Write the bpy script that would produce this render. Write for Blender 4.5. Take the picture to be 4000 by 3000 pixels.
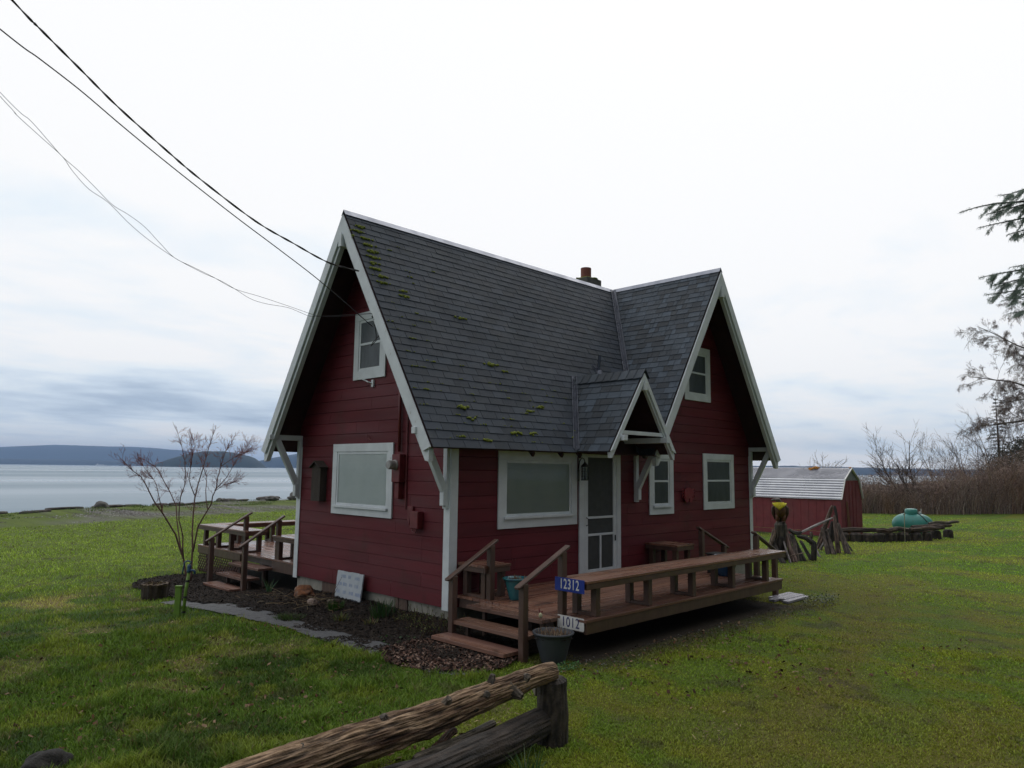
import bpy, bmesh, math, random
import numpy as np
from mathutils import Vector, Matrix, noise as mnoise
random.seed(7); rng = np.random.default_rng(7)
for o in list(bpy.data.objects): bpy.data.objects.remove(o)
SC = bpy.context.scene; COL = SC.collection; R = math.radians

# ---------------------------------------------------------------- camera
CAM = Vector((-7.0131, -8.2792, 2.2322)); YAW, PIT, ROL, FPX = 0.7866, 0.1175, 0.0124, 2848.8
f_ = Vector((math.cos(YAW)*math.cos(PIT), math.sin(YAW)*math.cos(PIT), math.sin(PIT)))
r_ = Vector((math.sin(YAW), -math.cos(YAW), 0)); u_ = r_.cross(f_)
rr = r_*math.cos(ROL)+u_*math.sin(ROL); uu = u_*math.cos(ROL)-r_*math.sin(ROL)
cd = bpy.data.cameras.new('camera'); cam = bpy.data.objects.new('camera', cd); COL.objects.link(cam)
cam.matrix_world = Matrix(((rr.x, uu.x, -f_.x, CAM.x), (rr.y, uu.y, -f_.y, CAM.y), (rr.z, uu.z, -f_.z, CAM.z), (0, 0, 0, 1)))
cd.sensor_width = 36; cd.lens = FPX/4000*36; cd.clip_start = .05; cd.clip_end = 60000
SC.camera = cam
SC.view_settings.view_transform = 'Standard'; SC.view_settings.look = 'None'
SC.view_settings.exposure = 0; SC.view_settings.gamma = 1
SC.render.resolution_x = 1024; SC.render.resolution_y = 768

# ---------------------------------------------------------------- sky
SUN_EL, SUN_AZ = R(48), R(20)     # azimuth from +x towards +y: ahead and right, behind cloud
W = bpy.data.worlds.new('World'); SC.world = W; W.use_nodes = True
nt = W.node_tree; nt.nodes.clear()
def wn(t, **k):
    n = nt.nodes.new(t)
    for a, b in k.items():
        if a.startswith('i_'): n.inputs[int(a[2:])].default_value = b
        else: setattr(n, a, b)
    return n
def wl(a, b): nt.links.new(a, b)
def wmath(op, a, b=None, c=None, clamp=False):
    n = nt.nodes.new('ShaderNodeMath'); n.operation = op; n.use_clamp = clamp
    for i, v in enumerate((a, b, c)):
        if v is None: continue
        if isinstance(v, (int, float)): n.inputs[i].default_value = v
        else: nt.links.new(v, n.inputs[i])
    return n.outputs[0]
def wmap(v, a, b, c=0., d=1.):
    n = nt.nodes.new('ShaderNodeMapRange'); n.interpolation_type = 'SMOOTHSTEP'
    nt.links.new(v, n.inputs[0])
    for i, x in zip((1, 2, 3, 4), (a, b, c, d)): n.inputs[i].default_value = x
    return n.outputs[0]
tc = wn('ShaderNodeTexCoord'); sp = wn('ShaderNodeSeparateXYZ'); wl(tc.outputs['Generated'], sp.inputs[0])
X, Y, Z = sp.outputs
den = wmath('ADD', wmath('MAXIMUM', Z, 0.0), 0.11)
cb = wn('ShaderNodeCombineXYZ'); wl(wmath('DIVIDE', X, den), cb.inputs[0]); wl(wmath('DIVIDE', Y, den), cb.inputs[1])
def wnoise(scale, det, rough, off, vec=None, dist=0.):
    m = wn('ShaderNodeMapping'); m.inputs['Location'].default_value = off; m.inputs['Rotation'].default_value = (0, 0, R(-40))
    m.inputs['Scale'].default_value = (.75, 1.0, 1)
    wl(vec or cb.outputs[0], m.inputs[0])
    n = wn('ShaderNodeTexNoise'); n.inputs['Scale'].default_value = scale; n.inputs['Detail'].default_value = det
    n.inputs['Roughness'].default_value = rough; n.inputs['Distortion'].default_value = dist
    wl(m.outputs[0], n.inputs['Vector']); return n.outputs[0]
n1 = wnoise(.55, 6, .5, (3.1, 1.7, 0), dist=.3); n2 = wnoise(1.7, 7, .55, (7.3, 2.2, 0), dist=.2)
# left-right across the sea view and height above the horizon
lr = wmath('ADD', wmath('MULTIPLY', X, .707), wmath('MULTIPLY', Y, -.707))
lft = wmap(lr, .15, -.5)
low = wmap(Z, .30, .0)
mid = wmap(Z, .11, .0)
b = wmath('ADD', .985, wmath('MULTIPLY', wmath('SUBTRACT', n1, .5), .95))
b = wmath('ADD', b, wmath('MULTIPLY', wmath('SUBTRACT', n2, .5), .85))
b = wmath('SUBTRACT', b, wmath('MULTIPLY', wmath('MULTIPLY', low, .27), wmath('ADD', .46, wmath('MULTIPLY', lft, .38))))
bd = wmath('MULTIPLY', wmap(Z, .035, .06), wmap(Z, .13, .075))
b = wmath('SUBTRACT', b, wmath('MULTIPLY', bd, wmath('MULTIPLY', lft, wmath('ADD', .03, wmath('MULTIPLY', n1, .18)))))
b = wmath('ADD', b, wmath('MULTIPLY', wmap(Z, .055, .02), .07))
b = wmath('ADD', b, wmath('MULTIPLY', wmap(Z, .15, .45), wmath('SUBTRACT', .34, wmath('MULTIPLY', lft, .12))))
b = wmath('ADD', b, wmath('MULTIPLY', wmap(lr, -.1, .6), .0))
rmp = wn('ShaderNodeValToRGB'); wl(b, rmp.inputs[0]); cr = rmp.color_ramp
cr.elements[0].position = .0; cr.elements[0].color = (.17, .245, .35, 1)
cr.elements[1].position = 1.0; cr.elements[1].color = (1.0, 1.0, 1.0, 1)
for p, c in ((.30, (.29, .37, .48)), (.5, (.47, .57, .70)), (.66, (.68, .78, .89)), (.80, (.86, .93, .985))):
    e = cr.elements.new(p); e.color = (*c, 1)
sky = wn('ShaderNodeTexSky'); sky.sky_type = 'NISHITA'; sky.sun_disc = False
sky.sun_elevation = SUN_EL; sky.sun_rotation = R(90)-SUN_AZ
bg1 = wn('ShaderNodeBackground'); wl(sky.outputs[0], bg1.inputs[0]); bg1.inputs[1].default_value = .05
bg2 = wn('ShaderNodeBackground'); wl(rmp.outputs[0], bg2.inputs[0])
# low sky dimmed behind the viewer (towards -y), standing in for unseen tall forest
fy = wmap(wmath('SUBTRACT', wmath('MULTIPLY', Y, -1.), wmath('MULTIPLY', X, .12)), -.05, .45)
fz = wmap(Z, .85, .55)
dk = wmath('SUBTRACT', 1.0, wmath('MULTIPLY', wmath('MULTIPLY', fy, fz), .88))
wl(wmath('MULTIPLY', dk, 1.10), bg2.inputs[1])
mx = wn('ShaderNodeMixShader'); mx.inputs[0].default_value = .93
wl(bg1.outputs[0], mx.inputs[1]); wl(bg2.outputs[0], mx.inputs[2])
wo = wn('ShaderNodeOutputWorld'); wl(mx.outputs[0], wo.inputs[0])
sd = bpy.data.lights.new('sun', 'SUN'); sd.energy = .5; sd.angle = R(35); sd.color = (1, .96, .9)
so = bpy.data.objects.new('sun', sd); COL.objects.link(so)
sdir = Vector((math.cos(SUN_EL)*math.cos(SUN_AZ), math.cos(SUN_EL)*math.sin(SUN_AZ), math.sin(SUN_EL)))
so.rotation_euler = sdir.to_track_quat('Z', 'Y').to_euler()

# ---------------------------------------------------------------- materials
def mat(name, c1, c2=None, scale=5., rough=.7, rvar=0., bump=0., bscale=None, attr=False, spec=.5,
        st=(1, 1, 1), detail=5, metal=0., lo=.35, hi=.65, trans=0., c3=None, s3=20., a3=.5, bst=None):
    m = bpy.data.materials.new(name); m.use_nodes = True; t = m.node_tree; N = t.nodes; L = t.links
    p = N['Principled BSDF']; c2 = c2 or c1
    tcn = N.new('ShaderNodeTexCoord'); mp = N.new('ShaderNodeMapping'); mp.inputs['Scale'].default_value = st
    L.new(tcn.outputs['Object'], mp.inputs[0])
    nz = N.new('ShaderNodeTexNoise'); nz.inputs['Scale'].default_value = scale; nz.inputs['Detail'].default_value = detail
    nz.inputs['Roughness'].default_value = .6
    L.new(mp.outputs[0], nz.inputs['Vector'])
    rp = N.new('ShaderNodeValToRGB'); rp.color_ramp.elements[0].position = lo; rp.color_ramp.elements[1].position = hi
    rp.color_ramp.elements[0].color = (*c1, 1); rp.color_ramp.elements[1].color = (*c2, 1)
    L.new(nz.outputs[0], rp.inputs[0]); out = rp.outputs[0]
    if c3:
        n3 = N.new('ShaderNodeTexNoise'); n3.inputs['Scale'].default_value = s3; n3.inputs['Detail'].default_value = 4
        L.new(tcn.outputs['Object'], n3.inputs['Vector'])
        r3 = N.new('ShaderNodeMapRange'); r3.inputs[1].default_value = a3; r3.inputs[2].default_value = a3+.12
        L.new(n3.outputs[0], r3.inputs[0])
        m3 = N.new('ShaderNodeMix'); m3.data_type = 'RGBA'; L.new(r3.outputs[0], m3.inputs[0]); L.new(out, m3.inputs[6])
        m3.inputs[7].default_value = (*c3, 1); out = m3.outputs[2]
    if attr:
        at = N.new('ShaderNodeAttribute'); at.attribute_name = 'Col'
        mm = N.new('ShaderNodeMix'); mm.data_type = 'RGBA'; mm.blend_type = 'MULTIPLY'; mm.inputs[0].default_value = 1
        L.new(out, mm.inputs[6]); L.new(at.outputs['Color'], mm.inputs[7]); out = mm.outputs[2]
    L.new(out, p.inputs['Base Color'])
    p.inputs['Roughness'].default_value = rough; p.inputs['Metallic'].default_value = metal
    p.inputs['Specular IOR Level'].default_value = spec
    if rvar:
        nr = N.new('ShaderNodeTexNoise'); nr.inputs['Scale'].default_value = scale*.45; nr.inputs['Detail'].default_value = 4
        L.new(mp.outputs[0], nr.inputs['Vector'])
        mr = N.new('ShaderNodeMapRange'); mr.inputs[1].default_value = .35; mr.inputs[2].default_value = .65
        mr.inputs[3].default_value = max(.03, rough-rvar); mr.inputs[4].default_value = min(1, rough+rvar)
        L.new(nr.outputs[0], mr.inputs[0]); L.new(mr.outputs[0], p.inputs['Roughness'])
    if bump:
        mp2 = mp
        if bst:
            mp2 = N.new('ShaderNodeMapping'); mp2.inputs['Scale'].default_value = bst; L.new(tcn.outputs['Object'], mp2.inputs[0])
        nb = N.new('ShaderNodeTexNoise'); nb.inputs['Scale'].default_value = bscale or scale*4; nb.inputs['Detail'].default_value = 6
        L.new(mp2.outputs[0], nb.inputs['Vector'])
        bp = N.new('ShaderNodeBump'); bp.inputs['Strength'].default_value = bump; bp.inputs['Distance'].default_value = .02
        L.new(nb.outputs[0], bp.inputs['Height']); L.new(bp.outputs[0], p.inputs['Normal'])
    if trans:
        tr = N.new('ShaderNodeBsdfTranslucent'); L.new(out, tr.inputs[0]); ms = N.new('ShaderNodeMixShader')
        ms.inputs[0].default_value = trans; L.new(p.outputs[0], ms.inputs[1]); L.new(tr.outputs[0], ms.inputs[2])
        L.new(ms.outputs[0], N['Material Output'].inputs[0])
    return m
M = {}
M['siding_x'] = mat('red siding long', (.118, .0115, .019), (.088, .0092, .0150), 2.2, .62, .12, .22, 60, st=(.35, 1, 3), c3=(.072, .010, .012), s3=1.3, a3=.62, spec=.35, attr=True)
M['siding_y'] = mat('red siding gable', (.118, .0115, .019), (.088, .0092, .0150), 2.2, .62, .12, .22, 60, st=(1, .35, 3), c3=(.078, .011, .013), s3=1.5, a3=.60, spec=.35, attr=True)
M['white'] = mat('white trim paint', (.63, .68, .71), (.53, .57, .60), 3, .55, .1, .12, 40, c3=(.33, .34, .31), s3=9, a3=.69)
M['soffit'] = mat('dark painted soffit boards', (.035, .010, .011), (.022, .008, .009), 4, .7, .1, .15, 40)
M['shingle_old'] = mat('weathered asphalt shingles', (.034, .046, .064), (.029, .039, .054), 3.2, .72, .03, .35, 160, attr=True, spec=.35, c3=(.046, .055, .068), s3=2.3, a3=.60)
M['shingle_new'] = mat('slate coloured shingles', (.042, .058, .078), (.032, .044, .060), 6, .66, .04, .35, 160, attr=True)
M['metal_trim'] = mat('galvanised ridge metal', (.34, .36, .42), (.26, .28, .34), 6, .4, .1, .05, metal=.6)
M['valley'] = mat('dark valley flashing', (.10, .11, .14), (.06, .068, .09), 5, .3, .1, .05, metal=.5)
M['moss'] = mat('roof moss', (.21, .24, .022), (.10, .13, .016), 30, .9, 0, .6, 60)
M['deck_x'] = mat('wet brown deck boards long', (.215, .105, .068), (.130, .062, .042), 3, .30, .17, .2, 30, st=(.25, 6, 6), attr=True, c3=(.060, .032, .023), s3=2.5, a3=.60)
M['deck_y'] = mat('wet brown deck boards across', (.205, .108, .078), (.135, .070, .052), 3, .27, .17, .2, 30, st=(6, .25, 6), attr=True, c3=(.062, .035, .027), s3=2.5, a3=.62)
M['brown'] = mat('brown stained timber', (.095, .054, .040), (.066, .038, .029), 4, .45, .12, .15, 30, st=(2, 2, 1), attr=True)
M['glass_dark'] = None
M['concrete'] = mat('weathered foundation concrete', (.30, .29, .25), (.20, .195, .17), 5, .85, 0, .3, 60, c3=(.12, .115, .10), s3=4, a3=.62)
M['old_board'] = mat('bare old boards', (.13, .085, .066), (.075, .05, .04), 4, .8, 0, .3, 40, st=(6, 6, .6))
M['chimney'] = mat('mossy grey chimney block', (.10, .10, .09), (.06, .062, .058), 8, .9, 0, .4, 60)
M['clay'] = mat('red clay flue', (.22, .07, .05), (.15, .05, .04), 12, .8, 0, .2)
M['blind'] = mat('pale window blind slats', (.72, .77, .76), (.66, .72, .71), 3, .6)
M['curtain'] = mat('grey curtain', (.34, .36, .38), (.25, .265, .28), 4, .9, st=(1, 1, .3))
M['screen'] = mat('dark grey insect screen', (.050, .055, .055), (.038, .042, .043), 9, .7, 0, .2, 300)
M['dark'] = mat('dark metal', (.012, .012, .013), (.02, .02, .02), 8, .5)
M['wood_old'] = mat('weathered driftwood', (1., 1., 1.), (.62, .60, .58), 14, .8, .1, .5, 60, attr=True)
M['bark'] = mat('tree bark', (1, 1, 1), (.6, .6, .6), 10, .85, 0, .3, 40, attr=True)
M['cedar'] = mat('cedar sprays', (1, 1, 1), (.75, .8, .75), 2, .7, attr=True, trans=.45)
M['foliage'] = mat('conifer needles', (1, 1, 1), (.6, .65, .6), 2, .7, attr=True, trans=.15)
M['grass'] = mat('grass blades', (1, 1, 1), (.75, .8, .7), .9, .55, attr=True, trans=.25, spec=.3)
M['ground'] = mat('lawn soil and moss', (1, 1, 1), (.55, .55, .55), 30, .95, 0, .6, 90, attr=True, spec=.2)
M['mulch'] = mat('black bark mulch', (.020, .015, .012), (.034, .026, .021), 25, .9, 0, .8, 60, spec=.25)
M['gravel'] = mat('grey gritty path', (.115, .120, .128), (.075, .078, .083), 40, .8, .1, .5, 150, c3=(.028, .023, .019), s3=7, a3=.575)
M['chips'] = mat('loose chips', (1, 1, 1), (.7, .7, .7), 20, .9, attr=True, spec=.25)

def glass(name, tint, refl_rough=.03, mixf=.55):
    m = bpy.data.materials.new(name); m.use_nodes = True; t = m.node_tree; N = t.nodes; L = t.links; N.clear()
    tr = N.new('ShaderNodeBsdfTransparent'); tr.inputs[0].default_value = (*tint, 1)
    gl = N.new('ShaderNodeBsdfGlossy'); gl.inputs['Roughness'].default_value = refl_rough
    fr = N.new('ShaderNodeFresnel'); fr.inputs[0].default_value = 1.33
    nz = N.new('ShaderNodeTexNoise'); nz.inputs['Scale'].default_value = 2.; bp = N.new('ShaderNodeBump'); bp.inputs['Strength'].default_value = .04
    L.new(nz.outputs[0], bp.inputs['Height']); L.new(bp.outputs[0], gl.inputs['Normal'])
    ms = N.new('ShaderNodeMixShader'); L.new(fr.outputs[0], ms.inputs[0]); L.new(tr.outputs[0], ms.inputs[1]); L.new(gl.outputs[0], ms.inputs[2])
    o = N.new('ShaderNodeOutputMaterial'); L.new(ms.outputs[0], o.inputs[0]); return m
M['glass'] = glass('window glass', (.88, .90, .90))
M['glass_front'] = glass('shaded window glass', (.70, .72, .72))  # same glass tinted darker, putting the front wall's shade into the pane colour
M['glass_dark'] = glass('dim window glass', (.60, .63, .64), .28)

# ---------------------------------------------------------------- mesh helpers
org = {}
def tag(o, label=None, cat=None, group=None, kind=None):
    if label: o['label'] = label
    if cat: o['category'] = cat
    if group: o['group'] = group
    if kind: o['kind'] = kind
    return o
def thing(name, loc, label, cat, group=None):
    o = bpy.data.objects.new(name, None); COL.objects.link(o); o.location = loc; o.empty_display_size = .2
    org[o.name] = Vector(loc); return tag(o, label, cat, group)
class MB:
    def __init__(s): s.v = []; s.f = []; s.c = []
    def add(s, vs, fs, col=(1, 1, 1)):
        n = len(s.v); s.v += [tuple(v) for v in vs]; s.f += [tuple(i+n for i in f) for f in fs]
        if len(col) == 3 and not hasattr(col[0], '__len__'): s.c += [col]*len(vs)
        else: s.c += list(col)
        return s
    def box(s, x0, x1, y0, y1, z0, z1, col=(1, 1, 1)):
        return s.add([(x0, y0, z0), (x1, y0, z0), (x1, y1, z0), (x0, y1, z0), (x0, y0, z1), (x1, y0, z1), (x1, y1, z1), (x0, y1, z1)],
              [(0, 3, 2, 1), (4, 5, 6, 7), (0, 1, 5, 4), (1, 2, 6, 5), (2, 3, 7, 6), (3, 0, 4, 7)], col)
    def beam(s, p0, p1, w, h, up=(0, 0, 1), col=(1, 1, 1)):
        p0 = Vector(p0); p1 = Vector(p1); d = (p1-p0).normalized(); side = d.cross(Vector(up))
        if side.length < 1e-4: side = d.cross(Vector((1, 0, 0)))
        side.normalize(); u = side.cross(d); a = side*w/2; b = u*h/2; vs = []
        for p in (p0, p1): vs += [p-a-b, p+a-b, p+a+b, p-a+b]
        return s.add(vs, [(0, 1, 2, 3), (7, 6, 5, 4), (0, 4, 5, 1), (1, 5, 6, 2), (2, 6, 7, 3), (3, 7, 4, 0)], col)
    def ext(s, pts, vec, col=(1, 1, 1)):
        vec = Vector(vec); n = len(pts); vs = [Vector(p) for p in pts]; vs += [v+vec for v in vs]
        return s.add(vs, [tuple(range(n))[::-1], tuple(range(n, 2*n))]+[(i, (i+1) % n, n+(i+1) % n, n+i) for i in range(n)], col)
    def tube(s, pts, rad, n=8, cap=True, col=(1, 1, 1), wob=0., groove=0., seed=0, colf=None):
        pts = [Vector(p) for p in pts]; vs = []; cs = []; m = len(pts); ref = None
        if not hasattr(rad, '__len__'): rad = [rad]*m
        for i, p in enumerate(pts):
            d = (pts[min(i+1, m-1)]-pts[max(i-1, 0)])
            d = d.normalized() if d.length > 1e-9 else Vector((0, 0, 1))
            if ref is None: ref = d.orthogonal().normalized()
            ref = (ref-d*ref.dot(d)); ref = ref.normalized() if ref.length > 1e-6 else d.orthogonal().normalized()
            b = d.cross(ref)
            for k in range(n):
                a = 2*math.pi*k/n; q = 1.
                if groove: q += groove*(mnoise.noise(Vector((math.cos(a)*1.8+seed, math.sin(a)*1.8, i*.10)))*.55+mnoise.noise(Vector((math.cos(a)*6+seed, math.sin(a)*6, i*.10)))*.7+mnoise.noise(Vector((math.cos(a)*15+seed, math.sin(a)*15, i*.16)))*.55)
                if wob: q += wob*mnoise.noise(Vector((i*.4+seed, math.cos(a), math.sin(a))))
                vs.append(p+(ref*math.cos(a)+b*math.sin(a))*rad[i]*q)
                cs.append(colf(i/(m-1), a, q) if colf else col)
        fs = [(i*n+k, i*n+(k+1) % n, (i+1)*n+(k+1) % n, (i+1)*n+k) for i in range(m-1) for k in range(n)]
        if cap: fs += [tuple(range(n))[::-1], tuple(range((m-1)*n, m*n))]
        return s.add(vs, fs, cs)
    def lathe(s, c, prof, n=24, col=(1, 1, 1), axis='z', cap=True):
        vs = []
        for r, z in prof:
            for k in range(n):
                a = 2*math.pi*k/n; q = (r*math.cos(a), r*math.sin(a), z)
                if axis == 'x': q = (q[2], q[0], q[1])
                if axis == 'y': q = (q[0], q[2], q[1])
                vs.append((c[0]+q[0], c[1]+q[1], c[2]+q[2]))
        m = len(prof); fs = [(i*n+k, i*n+(k+1) % n, (i+1)*n+(k+1) % n, (i+1)*n+k) for i in range(m-1) for k in range(n)]
        if cap: fs += [tuple(range(n))[::-1], tuple(range((m-1)*n, m*n))]
        return s.add(vs, fs, col)
    def blob(s, c, r, sub=2, nz=.3, freq=1.5, seed=0, col=(1, 1, 1)):
        bm = bmesh.new(); bmesh.ops.create_icosphere(bm, subdivisions=sub, radius=1); vs = []
        for v in bm.verts:
            q = 1+nz*mnoise.noise(v.co*freq+Vector((seed, seed*.7, 0)))
            vs.append((c[0]+v.co.x*r[0]*q, c[1]+v.co.y*r[1]*q, c[2]+v.co.z*r[2]*q))
        bm.verts.index_update(); fs = [tuple(v.index for v in f.verts) for f in bm.faces]; bm.free()
        return s.add(vs, fs, col)
    def build(s, name, m, parent=None, smooth=False, bevel=0., fix=True):
        me = bpy.data.meshes.new(name); o = bpy.data.objects.new(name, me); COL.objects.link(o)
        L = org[parent.name] if parent else Vector((0, 0, 0)); org[o.name] = L
        me.from_pydata([(v[0]-L.x, v[1]-L.y, v[2]-L.z) for v in s.v], [], s.f)
        if fix and len(s.f) < 60000:
            bm = bmesh.new(); bm.from_mesh(me); bmesh.ops.recalc_face_normals(bm, faces=bm.faces); bm.to_mesh(me); bm.free()
        ca = me.attributes.new('Col', 'FLOAT_COLOR', 'POINT')
        ca.data.foreach_set('color', np.c_[np.array(s.c, dtype=np.float32).reshape(-1, 3), np.ones(len(s.c))].astype(np.float32).ravel())
        if smooth: me.shade_smooth()
        me.materials.append(M[m] if isinstance(m, str) else m)
        if parent: o.parent = parent
        if bevel:
            b = o.modifiers.new('bevel', 'BEVEL'); b.width = bevel; b.segments = 1; b.limit_method = 'ANGLE'; b.harden_normals = False
        return o
def np_mesh(name, V, F, C, m, parent=None, smooth=False):
    me = bpy.data.meshes.new(name); V = np.asarray(V, np.float32); F = np.asarray(F, np.int32); k = F.shape[1]
    me.vertices.add(len(V)); me.vertices.foreach_set('co', V.ravel())
    me.loops.add(F.size); me.loops.foreach_set('vertex_index', F.ravel())
    me.polygons.add(len(F)); me.polygons.foreach_set('loop_start', np.arange(0, F.size, k, dtype=np.int32))
    me.polygons.foreach_set('loop_total', np.full(len(F), k, np.int32))
    me.update(calc_edges=True)
    if C is not None:
        ca = me.attributes.new('Col', 'FLOAT_COLOR', 'POINT'); ca.data.foreach_set('color', np.c_[C, np.ones(len(C))].astype(np.float32).ravel())
    if smooth: me.shade_smooth()
    o = bpy.data.objects.new(name, me); COL.objects.link(o); me.materials.append(M[m] if isinstance(m, str) else m); org[o.name] = Vector((0, 0, 0))
    if parent: o.parent = parent
    return o
def jit(c=1., v=.15, t=.03):
    k = c*(1+random.uniform(-v, v)); return (k*(1+random.uniform(-t, t)), k, k*(1+random.uniform(-t, t)))

# value noise for numpy
_T = rng.random((256, 256))
def vn(x, y, s=1., seed=0):
    x = np.asarray(x)*s+seed*17.3; y = np.asarray(y)*s+seed*9.1
    xi = np.floor(x).astype(int); yi = np.floor(y).astype(int); fx = x-xi; fy = y-yi
    fx = fx*fx*(3-2*fx); fy = fy*fy*(3-2*fy)
    g = lambda a, b: _T[a % 256, b % 256]
    return (g(xi, yi)*(1-fx)+g(xi+1, yi)*fx)*(1-fy)+(g(xi, yi+1)*(1-fx)+g(xi+1, yi+1)*fx)*fy
def fbm(x, y, s=1., seed=0, o=4):
    a = 0; w = .5; t = 0
    for i in range(o): a = a+w*vn(x, y, s*2**i, seed+i*3); t += w; w *= .55
    return a/t
def ss(a, b, x): t = np.clip((np.asarray(x, float)-a)/(b-a), 0, 1); return t*t*(3-2*t)

# ---------------------------------------------------------------- ground
def crest(x): return 38.3+.30*np.asarray(x, float)+1.2*(vn(x, 0*np.asarray(x), .13, 5)-.5)*2
def gz(x, y):
    x = np.asarray(x, float); y = np.asarray(y, float)
    z = -.03-.05*ss(3, 12, x)-.14*ss(2.5, 6, y)*ss(6, 2, x)-.02*ss(0, -6, y)
    z = z-.22*ss(8, 32, y)
    d = y-crest(x)
    z = z+.10*ss(-9, -1, d)*(vn(x, y, .35, 3)-.2)*2
    z = z-.06*ss(-1, .5, d)-3.6*ss(.3, 14, d)
    z = z-4*ss(70, 95, x)
    z = z+.035*(fbm(x, y, .5, 11, 3)-.5)*2*ss(.3, 2.5, np.hypot(np.clip(np.abs(x-4.6)-4.9, 0, None), np.clip(np.abs(y-2)-4, 0, None)))
    z = z+1.0*ss(44, 62, x)*ss(12, 0, y)
    return z
def gz1(x, y): return float(gz(np.array([x]), np.array([y]))[0])
PATH_IN = [(-1.40, 5.5), (-1.37, 5.0), (-1.36, 3.7), (-1.34, 2.6), (-1.28, 1.3), (-1.24, .5), (-1.22, -.1), (-1.18, -.9), (-1.15, -1.9)]
def path_in(y): return np.interp(y, [p[1] for p in PATH_IN[::-1]], [p[0] for p in PATH_IN[::-1]])
def path_out(y): return np.interp(y, [-2.1, -1.7, -1.1, -.1, .5, 1.8, 3.1, 4.2, 5.3, 5.6], [-1.45, -1.66, -1.64, -1.72, -1.72, -1.76, -1.93, -2.0, -2.07, -1.9])
def in_path(x, y):
    e = .07*(fbm(x, y, 3., 2)-.5)*2
    return (x > path_out(y)+e) & (x < path_in(y)+e*1.3) & (y > -2.05) & (y < 5.45+.15*(x+1.7))
def in_bed(x, y):
    e = .12*(fbm(x, y, 2.2, 4)-.5)*2
    a = (x > path_in(y)-.03+e) & (x < .12) & (y > -1.75+.1*x) & (y < 5.5)
    b = (((x+.72+e)/1.15)**2+((y-6.9)/1.75)**2 < 1.0+e)
    c = (x > -1.7+e) & (x < .3) & (y >= 4.4) & (y < 7.2)
    d = (x > -.95) & (x < 0) & (y > -1.9+e) & (y < -1)
    return a | b | c | d
def lawncol(x, y):
    x = np.asarray(x, float); y = np.asarray(y, float); n = len(x)
    a = fbm(x, y, .8, 1); b = fbm(x, y, 2.6, 6); c = fbm(x, y, .28, 9, 3)
    lush = np.array([.055, .105, .012]); dark = np.array([.030, .066, .010]); yel = np.array([.120, .135, .018])
    moss = np.array([.122, .136, .013]); brown = np.array([.128, .100, .028]); straw = np.array([.22, .17, .075]); soil = np.array([.035, .028, .02])
    rt = ss(-1.5, .3, (x*.707-y*.707)-1.6)          # right-hand, mossier side
    rt = np.maximum(rt, ss(-2.2, -3.6, y)*ss(-5, -3, x))
    col = lush*(1-ss(.45, .62, a)[:, None])+dark*ss(.45, .62, a)[:, None]
    k = ss(.52, .68, b)[:, None]*.7; col = col*(1-k)+yel*k
    far = ss(3.5, 15, y)[:, None]*.75; col = col*(1-far)+np.array([.135, .185, .030])*(.75+.5*b[:, None])*far
    mc = moss*(1-ss(.40, .60, b)[:, None])+np.array([.085, .130, .015])*ss(.40, .60, b)[:, None]
    k = (ss(.52, .66, a)*.35)[:, None]; mc = mc*(1-k)+brown*k
    # worn brown strip on the right
    tx = (x-3.3)*.53+(y+5.0)*.85
    wd = np.exp(-(((x+3.2)*.62-(y+6.2)*.30-1.0)/1.3)**2)*0
    ty = np.interp(x, [-6, -1.2, .84, 3.3, 7.3, 16, 36], [-5.9, -5.34, -4.93, -4.46, -3.42, -1.3, 3.9]); strip = np.exp(-((y-ty+.5*(c-.5))/(.40+.03*x.clip(0, 20)))**2)*ss(30, 10, x)*ss(.28, .50, a+.12)+.55*np.exp(-((y-ty+1.5)/.45)**2)*ss(14, 3, x)*ss(.4, .55, a)
    strip = strip*.6; mc = mc*(1-strip[:, None])+brown*strip[:, None]
    rgrass = ss(5, 14, x)[:, None]*.8; mc = mc*(1-rgrass)+(np.array([.095, .175, .018])*(1-ss(.42, .62, a))[:, None]+np.array([.165, .185, .026])*ss(.42, .62, a)[:, None])*rgrass
    col = col*(1-rt[:, None])+mc*rt[:, None]
    # straw patches on the left lawn
    st = np.exp(-(((x+3.1+.25*(y-6.5))/1.1)**2+((y-6.6)/.62)**2))*ss(.42, .60, b)*1.1
    st2 = ss(.64, .72, fbm(x, y, 1.3, 21))*(1-rt)*.4*ss(9, 5, y)
    st = np.clip(st+st2, 0, .9)[:, None]; col = col*(1-st)+straw*st
    # beach: pebbles & drift beyond the lawn edge
    e = y-(28.5+.28*x)+2.5*(fbm(x, y, .25, 31)-.5)*2
    bt = ss(-.6, .9, e); gp = ss(.42, .54, fbm(x, y, .30, 41))*ss(.2, 1.5, e)
    peb = np.array([.17, .165, .155])*(.6+.8*vn(x, y, 4, 8))[:, None]
    bt = (bt*(1-gp))[:, None]; col = col*(1-bt)+peb*bt
    so = ss(.0, -.35, y+2.55)*0
    near = np.exp(-((y+2.68)/.25)**2)*ss(-.4, .2, x)*ss(6.2, 5.6, x)*.75
    under = ((x > -.1) & (x < 5.6) & (y > -2.6) & (y < 0))*1. + ((x > .1) & (x < 9) & (y > 4.3) & (y < 9.3))*1.
    near = np.clip(near+under, 0, 1)[:, None]; col = col*(1-near)+soil*near
    sp_ = ss(.66, .74, fbm(x, y, 3.3, 51))[:, None]*.55; col = col*(1-sp_)+soil*1.6*sp_
    return col
def axis(a, b, h, lo, hi, g=1.16):
    v = list(np.arange(a, b+1e-6, h)); s = h
    while v[-1] < hi: s *= g; v.append(v[-1]+s)
    s = h
    while v[0] > lo: s *= g; v.insert(0, v[0]-s)
    return np.array(v)
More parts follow.
